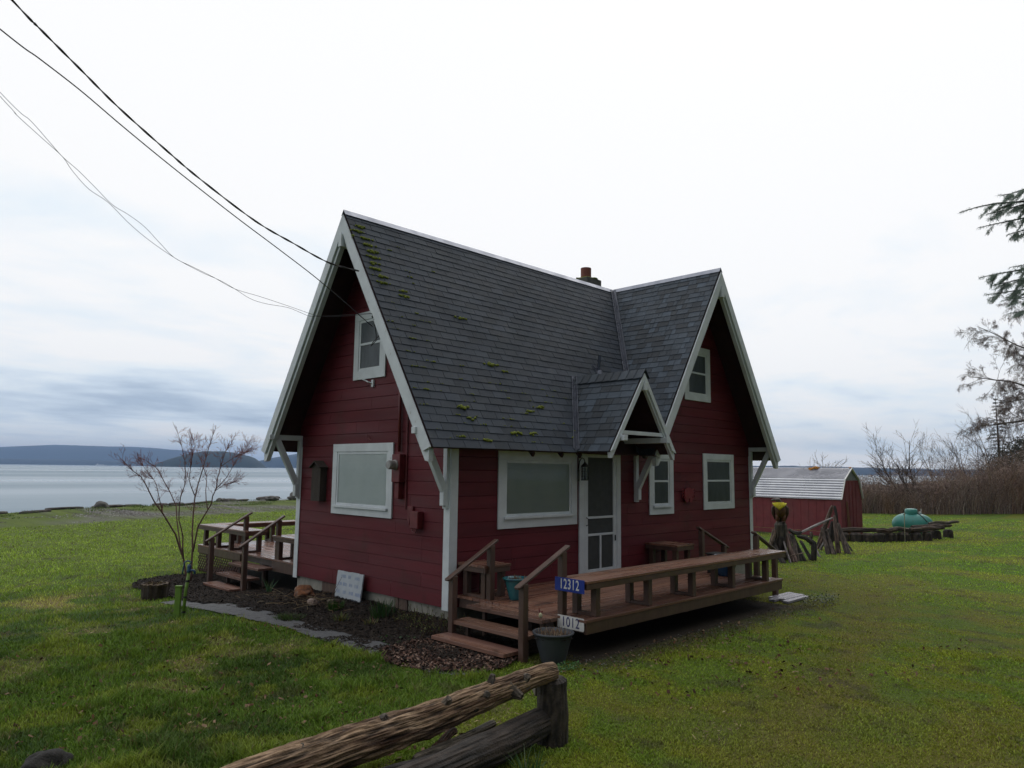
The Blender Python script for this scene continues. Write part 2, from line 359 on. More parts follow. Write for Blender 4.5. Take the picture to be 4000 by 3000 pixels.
def grid_mesh(name, xs, ys, zf, cf, m, mask=None, smooth=True):
    XX, YY = np.meshgrid(xs, ys, indexing='ij'); x = XX.ravel(); y = YY.ravel(); z = zf(x, y)
    nx, ny = len(xs), len(ys); i = np.arange(nx-1)[:, None]*ny+np.arange(ny-1)[None, :]
    F = np.stack([i, i+ny, i+ny+1, i+1], -1).reshape(-1, 4)
    if mask is not None:
        cx = x[F].mean(1); cy = y[F].mean(1); F = F[mask(cx, cy)]
        u, inv = np.unique(F, return_inverse=True); F = inv.reshape(-1, 4); x = x[u]; y = y[u]; z = z[u]
    return np_mesh(name, np.c_[x, y, z], F, cf(x, y) if cf else None, m, smooth=smooth)
g = grid_mesh('lawn', axis(-8, 14, .10, -300, 300), axis(-8.5, 14, .10, -300, 75), gz, lawncol, 'ground')
tag(g, kind='structure')
p = grid_mesh('path', np.arange(-2.4, -1., .03), np.arange(-2.2, 5.9, .03),
              lambda x, y: gz(x, y)+.014+.006*(vn(x, y, 9, 3)), None, 'gravel', mask=in_path); tag(p, kind='structure')
p = grid_mesh('mulch_bed', np.arange(-2.6, .6, .035), np.arange(-2.2, 9, .035),
              lambda x, y: gz(x, y)+.02+.05*(fbm(x, y, 4, 13)-.35)+.07*ss(-.9, -.1, x)*ss(4.6, 3.8, y)*ss(-.5, .2, y), None, 'mulch', mask=in_bed); tag(p, kind='structure')

# water and far shores
wm = bpy.data.materials.new('sea water'); wm.use_nodes = True; t = wm.node_tree; N = t.nodes; L = t.links; p_ = N['Principled BSDF']
p_.inputs['Base Color'].default_value = (.17, .245, .31, 1); p_.inputs['IOR'].default_value = 1.33
tcw = N.new('ShaderNodeTexCoord'); mpw = N.new('ShaderNodeMapping'); mpw.inputs['Rotation'].default_value = (0, 0, R(-48)); mpw.inputs['Scale'].default_value = (.030, .34, 1)
# x along the swell crests (they run across the view)
L.new(tcw.outputs['Object'], mpw.inputs[0])
mpw.inputs['Rotation'].default_value = (0, 0, R(28))
nw = N.new('ShaderNodeTexNoise'); nw.inputs['Scale'].default_value = 1.4; nw.inputs['Detail'].default_value = 5; L.new(mpw.outputs[0], nw.inputs['Vector'])
mp3 = N.new('ShaderNodeMapping'); mp3.inputs['Rotation'].default_value = (0, 0, R(28)); mp3.inputs['Scale'].default_value = (.0014, .012, 1); L.new(tcw.outputs['Object'], mp3.inputs[0])
nw3 = N.new('ShaderNodeTexNoise'); nw3.inputs['Scale'].default_value = 1.; nw3.inputs['Detail'].default_value = 3; L.new(mp3.outputs[0], nw3.inputs['Vector'])
mrw = N.new('ShaderNodeMapRange'); mrw.inputs[1].default_value = .4; mrw.inputs[2].default_value = .6; mrw.inputs[3].default_value = .22; mrw.inputs[4].default_value = .5
L.new(nw3.outputs[0], mrw.inputs[0]); L.new(mrw.outputs[0], p_.inputs['Roughness'])
bw = N.new('ShaderNodeBump'); bw.inputs['Strength'].default_value = .55; bw.inputs['Distance'].default_value = .35
L.new(nw.outputs[0], bw.inputs['Height']); L.new(bw.outputs[0], p_.inputs['Normal'])
M['water'] = wm
mb = MB(); mb.add([(-9000, 20, -1.9), (40, 20, -1.9), (40, 12000, -1.9), (-9000, 12000, -1.9), (66, 20, -1.9), (66, -9000, -1.9), (12000, -9000, -1.9), (12000, 12000, -1.9), (66, 12000, -1.9), (40, 20, -1.9)],
                  [(0, 1, 2, 3), (1, 4, 8, 2), (5, 6, 7, 8, 4)])
tag(mb.build('water', 'water', fix=False), kind='structure')

M['hill_near'] = mat('forested island', (.016, .034, .028), (.009, .020, .018), .02, .95, attr=False, detail=8)
M['hill_far'] = mat('distant forest', (.012, .030, .045), (.010, .024, .038), .006, .95, detail=6)
def ridge(name, a, b, prof, depth, m, rough=.05, seed=0, n=160, k=10):
    a = np.array(a, float); b = np.array(b, float); d = b-a; nrm = np.array([-d[1], d[0]]); nrm /= np.linalg.norm(nrm)
    if nrm @ (a-np.array([CAM.x, CAM.y])) < 0: nrm = -nrm
    t = np.linspace(0, 1, n); h = np.interp(t, [q[0] for q in prof], [q[1] for q in prof])
    h = h*(1+rough*(fbm(t*40, t*0, 1., seed, 5)-.5)*2)
    V = []; s = np.linspace(-1, 1, k)
    for j in s:
        w = (1-j*j)**.7; hh = h*w*(1+.12*(fbm(t*22+j*5, t*0+j*9, 1., seed+9, 4)-.5)*2*(1-w)); c = a[None, :]+t[:, None]*d[None, :]+nrm[None, :]*(depth*(j+1)/2)*(.35+.65*np.clip(h/h.max(), .1, 1))[:, None]
        V.append(np.c_[c, hh-2.2])
    V = np.concatenate(V); i = (np.arange(k-1)[:, None]*n+np.arange(n-1)[None, :]); F = np.stack([i, i+1, i+n+1, i+n], -1).reshape(-1, 4)
    o = np_mesh(name, V, F, None, m, smooth=True); return tag(o, kind='structure')
ridge('island_hill', (1066, 3188), (1390, 2865), [(0, 0), (.06, 18), (.12, 34), (.25, 56), (.36, 68), (.55, 70), (.72, 60), (.86, 44), (.95, 22), (1, 0)], 300, 'hill_near', .05, 3)
ridge('headland_hill', (2150, 4950), (3400, 3700), [(0, 0), (.08, 40), (.16, 82), (.26, 118), (.4, 122), (.6, 105), (.8, 60), (1, 20)], 900, 'hill_far', .04, 5)
ridge('mountain_hill', (-1500, 12800), (3250, 8130), [(0, 90), (.3, 110), (.46, 140), (.56, 205), (.66, 250), (.82, 235), (.9, 200), (.97, 120), (1, 60)], 2500, 'hill_far', .03, 7)
ridge('low_shore_hill', (-800, 9300), (2450, 6100), [(0, 40), (.4, 44), (.6, 50), (.8, 42), (1, 30)], 500, 'hill_far', .10, 8)
ridge('eastern_hill', (3400, 2290), (5300, 380), [(0, 34), (.15, 42), (.3, 50), (.4, 46), (.6, 40), (.8, 38), (1, 34)], 500, 'hill_far', .10, 9, n=300)
mb = MB()
mb.ext([(1770, 6430, -2), (1829, 6371, -2), (1832, 6368, 3), (1767, 6433, 3)], (8, 8, 0), (1, 1, 1))
fer = thing('ferry', (1800, 6400, -1.9), 'tiny white ferry or shore building far across the water', 'boat')
M['paint_white'] = mat('white enamel', (.8, .8, .8), (.7, .7, .7), 2, .4)
mb.build('hull', 'paint_white', fer)
mb = MB(); mb.ext([(1772, 6428, 3), (1815, 6385, 3), (1815, 6385, 6), (1772, 6428, 6)], (7, 7, 0)); mb.build('cabin', 'paint_white', fer)
mb = MB(); mb.ext([(1776, 6424, 6), (1782, 6418, 6), (1782, 6418, 13), (1776, 6424, 13)], (5, 5, 0)); mb.build('funnel', 'paint_white', fer)

# ================================================================ COTTAGE
HW, HL = 4.43, 9.22; HE, EV, RZ = 2.55, .32, 6.547; OV = .60; MY = HW/2; XC = 6.85; CH = 2.57
SL = (RZ-HE)/(MY+EV); SC2 = (RZ-HE)/CH
house = thing('cottage', (0, 0, 0), 'dark red two-gabled wooden cottage with white trim and steep grey shingle roofs', 'house')
def wall_rows(name, ax, const, outdir, a0, a1, zb, zt, hw, m, seed=1):
    """bevel siding on plane axis=const; ax 'x': wall at x=const along y; hw(z)->(lo,hi) clip"""
    mb = MB(); z = zb; rs = random.Random(seed); rows = [.24, .20, .17, .18, .20, .22, .20, .19, .21, .18]
    k = 0
    while z < zt-1e-4:
        h = rows[k % len(rows)] if k < 10 else .2; k += 1; z1 = min(z+h, zt)
        l0, h0 = hw(z); l1, h1 = hw(z1)
        l0 = max(a0, l0); l1 = max(a0, l1); h0 = min(a1, h0); h1 = min(a1, h1)
        if h0-l0 < .02: break
        if h1 < l1: h1 = l1 = (l1+h1)/2
        o0 = .014+rs.uniform(-.001, .001); o1 = .003; g_ = .012
        def P(a, o, zz): return (const+outdir*o, a, zz) if ax == 'x' else (a, const+outdir*o, zz)
        cuts = [0.] + sorted(rs.uniform(.12, .88) for _ in range(int((h0-l0)/3.2+rs.random()*.9))) + [1.]
        for f0, f1 in zip(cuts[:-1], cuts[1:]):
            e = .0018/max(.3, h0-l0); f0 = f0+e if f0 > 0 else f0; f1 = f1-e if f1 < 1 else f1
            A0, B0 = l0+(h0-l0)*f0, l0+(h0-l0)*f1; A1, B1 = l1+(h1-l1)*f0, l1+(h1-l1)*f1; q = rs.uniform(.86, 1.12)
            vs = [P(A0, o0, z), P(B0, o0, z), P(B0+(B1-B0)*.92, .011, z1-g_), P(A0+(A1-A0)*.92, .011, z1-g_), P(B1, 0, z1), P(A1, 0, z1), P(A0, 0, z), P(B0, 0, z)]
            mb.add(vs, [(0, 1, 2, 3), (3, 2, 4, 5), (6, 7, 1, 0), (0, 3, 6), (1, 2, 7)], (q, q, q))
            for nl in np.arange(A0+.06, B0, .61):
                if B0-A0 > .3: mb.add([P(nl-.0035, o0+.0008, z+.030), P(nl+.0035, o0+.0008, z+.030), P(nl+.0035, o0+.0006, z+.037), P(nl-.0035, o0+.0006, z+.037)], [(0, 1, 2, 3)], (.35, .3, .3))
        z = z1
    return mb.build(name, m, house, fix=False)
gclip = lambda z: ((z-HE)/SL-EV+.02, HW-((z-HE)/SL-EV+.02)) if z > HE-.3 else (0, HW)
xclip = lambda z: (XC-CH+(z-HE)/SC2+.02, XC+CH-(z-HE)/SC2-.02) if z > HE-.3 else (0, HL)
full = lambda z: (-99, 99)
wall_rows('gable_wall', 'x', 0, -1, 0, HW, .24, 6.45, gclip, 'siding_y', 1)
wall_rows('front_wall', 'y', 0, -1, 0, HL, .24, 2.62, full, 'siding_x', 2)
wall_rows('cross_gable_wall', 'y', 0, -1, XC-CH, XC+CH, 2.621, 6.45, xclip, 'siding_x', 3)
wall_rows('back_wall', 'y', HW, 1, 0, HL, .24, 2.62, full, 'siding_x', 4)
wall_rows('back_gable_wall', 'y', HW, 1, XC-CH, XC+CH, 2.621, 6.45, xclip, 'siding_x', 5)
wall_rows('end_wall', 'x', HL, 1, 0, HW, .24, 2.62, full, 'siding_y', 6)
# foundation: concrete panels with bare boards between
mb = MB(); mb.box(.035, HL-.03, .035, HW-.035, -.5, .232); mb.build('foundation', 'concrete', house)
mb = MB()
for y0, y1 in ((2.06, .02+2.9), (.98, 1.28)): pass
for b_ in ((.012, .034, 3.02, 3.48, -.4, .228), (.014, .034, .99, 1.20, -.3, .228), (.008, .034, 1.215, 1.31, -.3, .228)):
    mb = MB(); mb.box(*b_); mb.build('foundation_board', 'old_board', house)

# roofs -----------------------------------------------------------
def roof_plane(name, E0, u, v, length, xr, m, old, parent=house, expo=.1435, seed=1, under=True):
    """E0 origin on the eave, u along eave, v up slope; xr(s)->list of intervals along u"""
    E0 = Vector(E0); u = Vector(u); v = Vector(v).normalized(); n = u.cross(v).normalized()
    if n.z < 0: n = -n
    rs = random.Random(seed); mb = MB(); s = -.012; row = 0
    while s < length-.02:
        s1 = min(s+expo+.02, length); off = 0
        wob = lambda a: .004*math.sin(a*.9+row*.7)+.003*math.sin(a*2.3+row)
        for A, B in xr(max(s, 0)+.02):
            a = A; rowt = rs.uniform(.93, 1.07)
            first = True
            while a < B-.004:
                w = .305 if old else rs.choice((.10, .15, .18, .22, .28))
                if first: w = max(.05, w*(.5 if row % 2 else 1.)); first = False
                b = min(a+w, B); gp = .007
                if old: c = rowt*rs.uniform(.80, 1.22); cc = (c*rs.uniform(.98, 1.03), c, c*rs.uniform(.97, 1.03))
                else:
                    c = rowt*rs.choice((.55, .8, 1., 1.15, 1.5)); cc = (c*.97, c, c*1.02)
                th = (.009 if old else .010)+rs.uniform(-.002, .004); dd = rs.uniform(-.003, .003)
                q = lambda aa, s_, h: E0+u*aa+v*(s_+wob(aa))+n*h
                vs = [q(a+gp, s+dd, 0), q(b, s+dd, 0), q(b, s+dd, th), q(a+gp, s+dd, th), q(b, s1, .0015), q(a+gp, s1, .0015)]
                mb.add(vs, [(0, 1, 2, 3), (3, 2, 4, 5), (0, 3, 5), (1, 4, 2)], cc); a = b
        s += expo; row += 1
    return mb.build(name, m, parent, fix=False)
SLEN = math.hypot(MY+EV, RZ-HE); CLEN = math.hypot(CH, RZ-HE); ELEN = math.hypot(.98, 3.97-2.57)
vm = Vector((0, MY+EV, RZ-HE)).normalized(); vc = Vector((CH, 0, RZ-HE)).normalized()
EX, EZ, EE, EY = 3.48, 3.97, 2.57, -.97; EH = .98; ESL = (EZ-EE)/EH
def front_iv(s):
    z = HE+s*vm.z; b = XC-CH+(z-HE)/SC2; a = -OV-.02
    if z < EZ-.03:
        k = (EZ-max(z, EE))/ESL
        return [(a, EX-k+.01)]+([(EX+k-.01, b)] if EX+k < b else [])
    return [(a, b)]
roof_plane('main_roof', (0, -EV, HE), (1, 0, 0), vm, SLEN, front_iv, 'shingle_old', True, seed=11)
back = lambda s: [(-OV-.02, XC-CH+(s*vm.z)/SC2)]
roof_plane('main_roof_rear', (0, HW+EV, HE), (1, 0, 0), (0, -vm.y, vm.z), SLEN, back, 'shingle_old', True, seed=12)
cx = lambda s: [(-OV-.05, -EV+(s*vc.z)/SL)]
roof_plane('cross_roof', (XC-CH, 0, HE), (0, 1, 0), vc, CLEN, cx, 'shingle_new', False, seed=13)
cxb = lambda s: [(HW+EV-(s*vc.z)/SL, HW+OV)]
roof_plane('cross_roof_rear', (XC-CH, 0, HE), (0, 1, 0), vc, CLEN, cxb, 'shingle_new', False, seed=14)
roof_plane('cross_roof_far', (XC+CH, 0, HE), (0, 1, 0), (-vc.x, 0, vc.z), CLEN, lambda s: [(-OV-.05, HW+OV)], 'shingle_new', False, seed=15)
# sheathing and soffit (solid slabs under the shingles)
def slab(pts, nrm, th=.045): mbS.ext([Vector(p) for p in pts], Vector(nrm).normalized()*-th)
nf = Vector((0, -vm.z, vm.y)); nb = Vector((0, vm.z, vm.y)); nl = Vector((-vc.z, 0, vc.x)); nr = Vector((vc.z, 0, vc.x))
mbS = MB(); d = .004
def off(pts, n, k=-.003): return [Vector(p)+Vector(n)*k for p in pts]
slab(off([(-OV, -EV, HE), (XC-CH, -EV, HE), (XC, MY, RZ), (-OV, MY, RZ)], nf), nf)
slab(off([(-OV, HW+EV, HE), (XC-CH, HW+EV, HE), (XC, MY, RZ), (-OV, MY, RZ)], nb), nb)
slab(off([(XC-CH, -OV-.03, HE), (XC-CH, -EV, HE), (XC, MY, RZ), (XC, -OV-.03, RZ)], nl), nl)
slab(off([(XC-CH, HW+OV-.02, HE), (XC-CH, HW+EV, HE), (XC, MY, RZ), (XC, HW+OV-.02, RZ)], nl), nl)
slab(off([(XC+CH, -OV-.03, HE), (XC+CH, HW+OV-.02, HE), (XC, HW+OV-.02, RZ), (XC, -OV-.03, RZ)], nr), nr)
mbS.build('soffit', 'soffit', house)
# ridge caps, valleys
mb = MB()
for (a, b, pts) in (((-OV-.03, MY, RZ), (XC-.1, MY, RZ), ((0, -1), (0, 1))),):
    for sgn in (-1, 1):
        mb.ext([(-OV-.03, MY, RZ+.034), (XC-.02, MY, RZ+.034), (XC-.02, MY+sgn*.062, RZ+.034-.062*SL+.004), (-OV-.03, MY+sgn*.062, RZ+.034-.062*SL+.004)], (0, 0, .005))
mb.build('ridge_cap', 'metal_trim', house)
mb = MB()
for sgn in (-1, 1):
    mb.ext([(XC, -OV-.06, RZ+.034), (XC, HW+OV, RZ+.034), (XC+sgn*.062, HW+OV, RZ+.038-.062*SC2), (XC+sgn*.062, -OV-.06, RZ+.038-.062*SC2)], (0, 0, .005))
mb.build('ridge_cap', 'metal_trim', house)
def valley(p0, p1, e1, e2, w=.085):
    """strip of metal either side of the valley line p0-p1; e1,e2 point up each slope"""
    mb = MB(); p0 = Vector(p0); p1 = Vector(p1); ax = (p1-p0).normalized()
    for e in (e1, e2):
        e = Vector(e); e = (e-ax*e.dot(ax)).normalized(); up = Vector((0, 0, 1)); nn = ax.cross(e); nn = nn if nn.z > 0 else -nn
        a = [p0+nn*.020, p1+nn*.020, p1+nn*.024+e*w, p0+nn*.024+e*w]; mb.ext(a, nn*.003)
        mb.tube([p0+nn*.028+e*w, p1+nn*.028+e*w], .006, 5)
    mb.tube([p0+Vector((0, 0, .03)), p1+Vector((0, 0, .03))], .012, 6)
    mb.build('valley_flashing', 'valley', house)
valley((XC-CH, -EV, HE), (XC-.02, MY-.02, RZ-.02), (-1, 0, 0), (0, -1, 0))
# entry gablet roof
vel = Vector((EH, 0, EZ-EE)).normalized()
entry = house
yb = lambda z: (max(z, HE)-HE)/SL-EV
roof_plane('entry_roof', (EX-EH, 0, EE), (0, 1, 0), vel, ELEN, lambda s: [(EY-.03, yb(EE+s*vel.z))], 'shingle_new', False, seed=21)
roof_plane('entry_roof_far', (EX+EH, 0, EE), (0, 1, 0), (-vel.x, 0, vel.z), ELEN, lambda s: [(EY-.03, yb(EE+s*vel.z))], 'shingle_new', False, seed=22)
mbS = MB(); n1_ = Vector((-vel.z, 0, vel.x)); n2_ = Vector((vel.z, 0, vel.x)); yt = (EZ-HE)/SL-EV
slab(off([(EX-EH, EY-.02, EE), (EX-EH, -EV+.02, EE), (EX, yt, EZ), (EX, EY-.02, EZ)], n1_), n1_, .04)
slab(off([(EX+EH, EY-.02, EE), (EX+EH, -EV+.02, EE), (EX, yt, EZ), (EX, EY-.02, EZ)], n2_), n2_, .04)
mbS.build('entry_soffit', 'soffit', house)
valley((EX-EH, -EV+.02, EE-.01), (EX, yt, EZ), (-1, 0, 0), (0, -1, 0), .075)
mb = MB(); y = EY-.05; k = 0
while y < yt-.02:
    y1 = min(y+.17, yt+.03); c = random.choice((.7, .9, 1.1, 1.2))
    for sgn in (-1, 1):
        mb.ext([(EX, y-.02, EZ+.038), (EX, y1, EZ+.022), (EX+sgn*.13, y1, EZ+.022-.13*ESL+.02), (EX+sgn*.13, y-.02, EZ+.038-.13*ESL+.02)], (0, 0, .006), (c, c, c))
    y = y1; k += 1
mb.build('entry_ridge_cap', 'shingle_new', house)
# bargeboards
def rake(name, P, su, depth, th, endz=None, drop=0., nrm=(1, 0, 0), inset=.0):
    """P(t,z): plane mapping; half profile from ridge to eave, parallelogram with level-ish end"""
    pass
def rake_pts(half, zr, ze, w, tail=0., level=True):
    L_ = math.hypot(half, zr-ze); sx, sz = half/L_, (zr-ze)/L_           # slope dir (down/out)
    dw = w/sx                                                            # vertical drop of a board of width w
    pts = [(0, zr), (half, ze)]
    if level: pts += [(half-.035, ze-.012), (half-(dw-.0)*sx*sz+.0 if False else half-w*sz*1.0, ze-.012+ (w*sz*(zr-ze)/half - dw)*1.0)]
    pts += [(0, zr-dw)]
    return pts
def fascia(side_fn, half, zr, ze, w, th, name='bargeboard', level=True, m='white', tail=0):
    """side_fn(a, z, depth) -> 3D"""
    L_ = math.hypot(half, zr-ze); sx, sz = half/L_, (zr-ze)/L_; dw = w/sx; s_ = (zr-ze)/half
    for sg in (-1, 1):
        if level: P2 = [(0, zr), (half, ze), (half-.10-w*.35, ze+(.10+w*.35)*s_-dw), (0, zr-dw)]
        else:
            h2 = half+tail; P2 = [(0, zr), (h2, zr-s_*h2), (h2-.01, zr-s_*h2-dw*.55), (h2-w*.6, zr-s_*(h2-w*.6)-dw), (0, zr-dw)]
        a = [side_fn(sg*p, z, 0) for p, z in P2]; b = [side_fn(sg*p, z, th) for p, z in P2]
        mb = MB(); n = len(a)
        mb.add(a+b, [tuple(range(n))[::-1], tuple(range(n, 2*n))]+[(i, (i+1) % n, n+(i+1) % n, n+i) for i in range(n)])
        mb.build(name, m, house, bevel=.003)
G1 = lambda a, z, d: (-OV-.020-d, MY+a, z)
G2 = lambda a, z, d: (-OV+.075-d, MY+a, z)
zt_ = RZ-.004; ze_ = HE-.006
fascia(G1, MY+EV-.02, zt_-.045, ze_-.045+.025*SL, .165, .028)
fascia(G2, MY+EV-.15, zt_-.10-.05*SL, zt_-.10-.05*SL-(MY+EV-.15)*SL, .155, .085, 'fly_rafter', False, tail=.07)
C1 = lambda a, z, d: (XC+a, -OV-.05-d, z)
C2 = lambda a, z, d: (XC+a, -OV+.045-d, z)
fascia(C1, CH-.02, zt_-.045, ze_-.045+.025*SC2, .165, .028)
fascia(C2, CH-.15, zt_-.10-.05*SC2, zt_-.10-.05*SC2-(CH-.15)*SC2, .155, .085, 'fly_rafter', False, tail=.07)
E1 = lambda a, z, d: (EX+a, EY-.03-d, z)
E2 = lambda a, z, d: (EX+a, EY+.035-d, z)
fascia(E1, EH-.015, EZ-.034, EE-.036+.019*ESL, .08, .024)
fascia(E2, EH-.09, EZ-.07, EZ-.07-(EH-.09)*ESL, .10, .06, 'fly_rafter', False, tail=.06)
for f in ((G1, MY), (C1, 0), (E1, 0)): pass
for b_ in ((-OV-.08, -OV+.3, MY-.045, MY+.045, RZ-.62, RZ-.40), (XC-.045, XC+.045, -OV-.11, -OV+.3, RZ-.62, RZ-.40), (EX-.04, EX+.04, EY-.085, EY+.3, EZ-.34, EZ-.20)):
    mb = MB(); mb.box(*b_); mb.build('ridge_beam_end', 'white', house, bevel=.004)
# knee brackets
def bracket(base, out, z0=2.78, reach=.56, low=1.92, m='white'):
    """base (x,y) on the wall corner, out = unit vector away from the wall"""
    b_ = Vector((base[0], base[1], 0)); o = Vector((*out, 0)); mb = MB(); w = .088
    z = lambda q, h: b_+o*q+Vector((0, 0, h))
    mb.beam(z(.015, z0), z(reach+.12, z0), w, .095)
    mb.build('bracket_arm', m, house, bevel=.004)
    mb = MB(); mb.beam(z(.045, 1.66), z(.045, z0-.049), w, .06, up=(o.x, o.y, 0)); mb.build('bracket_post', m, house, bevel=.004)
    mb = MB(); mb.beam(z(reach-.05, z0-.05), z(.085, low), w-.012, .105); mb.build('bracket_brace', m, house, bevel=.004)
    mb = MB(); mb.beam(z(.10, 1.70), z(.10, 1.93), w+.006, .06, up=(o.x, o.y, 0)); mb.build('bracket_foot', m, house, bevel=.008)
bracket((0, HW-.05), (-1, 0)); bracket((0, .05), (-1, 0))
bracket((HL-.05, 0), (0, -1)); bracket((XC-CH+.30, 0), (0, -1))
# entry tie and arms
mb = MB(); mb.box(EX-.66, EX+.62, EY-.01, EY+.02, 2.85, 2.915); mb.build('entry_tie', 'white', house, bevel=.003)
for x in (EX-.70, EX+.54):
    mb = MB(); mb.box(x, x+.09, EY-.13, -.02, 2.74, 2.835); mb.build('entry_beam', 'white', house, bevel=.004)
# corner boards
mb = MB()
mb.box(-.028, -.0145, -.028, .115, .205, 2.62); mb.box(-.0142, .125, -.028, -.0145, .205, 2.56)
mb.build('corner_board', 'white', house, bevel=.003)
mb = MB(); mb.box(-.028, -.0145, HW-.11, HW+.028, .20, 2.62); mb.box(-.0142, .1, HW+.0145, HW+.028, .20, 2.55); mb.build('corner_board', 'white', house, bevel=.003)
mb = MB(); mb.box(HL-.11, HL+.028, -.028, -.0145, .205, 2.62); mb.box(HL+.0145, HL+.028, -.0142, .1, .205, 2.55); mb.build('corner_board', 'white', house, bevel=.003)
# rafter ends under front eave
for x in (1.45, 2.15, 2.62): mb = MB(); mb.ext([(x, -EV+.03, HE-.045), (x, -.005, HE+.30), (x, -.005, HE+.16), (x, -EV+.06, HE-.10)], (.05, 0, 0)); mb.build('rafter_end', 'soffit', house)
# windows -----------------------------------------------------------
def window(plane, a0, a1, z0, z1, tw=.115, sash=True, kind='curtain', sill=True, bot=.13, side=None, sl=None):
    """trim outer rectangle a0..a1, z0..z1 on 'g' (x=0, along y) or 'f' (y=0, along x)"""
    def B(mb, b0, b1, c0, c1, d0, d1):
        if plane == 'g': mb.box(-d1, -d0, b0, b1, c0, c1)
        else: mb.box(b0, b1, -d1, -d0, c0, c1)
    w = MB(); q = .042; bt = bot
    B(w, a0, a1, z1-tw, z1, .0145, q); B(w, a0, a1, z0, z0+bt, .0145, q)
    B(w, a0, a0+tw, z0+bt+.0005, z1-tw-.0005, .0145, q-.001); B(w, a1-tw, a1, z0+bt+.0005, z1-tw-.0005, .0145, q-.001)
    win = w.build('window', 'white', house, bevel=.003)
    i0, i1, j0, j1 = a0+tw, a1-tw, z0+bt, z1-tw; s = .03
    w = MB(); fd0, fd1 = .0155, .030
    fs = .045
    B(w, i0+.001, i0+fs, j0, j1, fd0, fd1); B(w, i1-fs, i1-.001, j0, j1, fd0, fd1)
    B(w, i0+fs, i1-fs, j1-fs, j1-.001, fd0, fd1); B(w, i0+fs, i1-fs, j0+.001, j0+fs, fd0, fd1)
    if sash:
        mz = (j0+j1)/2+.02; B(w, i0+fs, i1-fs, mz-.02, mz+.02, fd0, fd1-.001)
    w.build('sash', 'white', win, bevel=.002)
    if sill:
        w = MB(); B(w, i0-.03, i1+.03, j0-.035, j0+.006, q+.001, q+.035); w.build('sill', 'white', win, bevel=.003)
    w = MB(); a_, b_, c_, d_ = i0+fs-.004, i1-fs+.004, j0+fs-.004, j1-fs+.004
    w.add([(-.0215, b_, c_), (-.0215, a_, c_), (-.0215, a_, d_), (-.0215, b_, d_)] if plane == 'g' else [(a_, -.0215, c_), (b_, -.0215, c_), (b_, -.0215, d_), (a_, -.0215, d_)], [(0, 1, 2, 3)])
    w.build('pane', ('glass' if plane == 'g' else 'glass_front') if kind == 'blind' else 'glass_dark', win, fix=False)
    w = MB(); 
    if kind == 'blind':
        zz = j0+fs; 
        while zz < j1-fs:
            h = .021
            if plane == 'g': w.add([(-.0150, i0+fs, zz), (-.0150, i1-fs, zz), (-.0192, i1-fs, zz+.003), (-.0192, i0+fs, zz+.003), (-.0152, i1-fs, zz+h), (-.0152, i0+fs, zz+h)], [(0, 1, 2, 3), (3, 2, 4, 5)])
            else: w.add([(i0+fs, -.0150, zz), (i1-fs, -.0150, zz), (i1-fs, -.0192, zz+.003), (i0+fs, -.0192, zz+.003), (i1-fs, -.0152, zz+h), (i0+fs, -.0152, zz+h)], [(0, 1, 2, 3), (3, 2, 4, 5)])
            zz += h
        w.build('blind', 'blind', win, fix=False)
    else:
        n = 26; vs = []; 
        for k in range(n+1):
            a = i0+fs+(i1-i0-2*fs)*k/n; dd = .0162+.0012*math.sin(k*1.9)
            for zz in (j0+fs, j1-fs): vs.append((-dd, a, zz) if plane == 'g' else (a, -dd, zz))
        w.add(vs, [(2*k, 2*k+2, 2*k+3, 2*k+1) for k in range(n)]); w.build('curtain', 'curtain', win, fix=False)
    return win
window('g', 1.40, 3.20, 1.44, 2.65, tw=.135, sash=False, kind='blind', bot=.15)
window('g', 1.70, 2.65, 3.75, 4.93, tw=.14, bot=.15, sill=False)
window('f', .94, 2.84, 1.32, 2.54, tw=.15, sash=False, kind='blind', bot=.18)
window('f', 5.03, 5.88, 1.40, 2.63, tw=.14, bot=.17)
window('f', 7.05, 8.37, 1.44, 2.64, tw=.13, bot=.12, sill=False)
window('f', 6.36, 7.41, 3.76, 4.94, tw=.14, bot=.13, sill=False)
# screen door
mb = MB(); mb.box(2.90, 3.03, -.045, -.0145, .425, 2.535); mb.box(3.97, 4.09, -.045, -.0145, .425, 2.535); mb.box(2.90, 4.09, -.046, -.0145, 2.5355, 2.64)
door = mb.build('door', 'white', house, bevel=.004)
mb = MB()
for x0, x1, z0, z1 in ((3.035, 3.135, .46, 2.53), (3.865, 3.965, .46, 2.53), (3.1355, 3.8645, 2.475, 2.529), (3.1355, 3.8645, .461, .52), (3.1355, 3.8645, 1.395, 1.435), (3.1355, 3.8645, 1.095, 1.135), (3.475, 3.515, .5205, 1.0945)):
    mb.box(x0, x1, -.040, -.0165, z0, z1)
mb.build('door_frame', 'white', door, bevel=.002)
mb = MB(); mb.box(3.13, 3.87, -.021, -.018, .5, 2.49); mb.build('screen', 'screen', door)
mb = MB(); mb.tube([(3.085, -.04, 1.28), (3.085, -.085, 1.30), (3.085, -.085, 1.40), (3.085, -.04, 1.42)], .008, 6); mb.build('handle', 'dark', door); mb = MB(); mb.box(3.90, 3.93, -.05, -.04, .98, 1.08); mb.build('latch', 'dark', door)
# chimney
mb = MB(); mb.box(6.46, 7.01, 2.68, 3.22, 4.8, 6.93); ch = mb.build('chimney', 'chimney', house, bevel=.01)
mb = MB(); mb.blob((6.735, 2.95, 6.93), (.27, .27, .055), 3, .35, 3); mb.build('moss_cap', 'moss', ch, smooth=True)
mb = MB(); mb.lathe((6.735, 2.95, 6.87), [(.13, 0), (.13, .36), (.105, .36), (.105, .1)], 20); mb.build('flue', 'clay', ch, smooth=False)
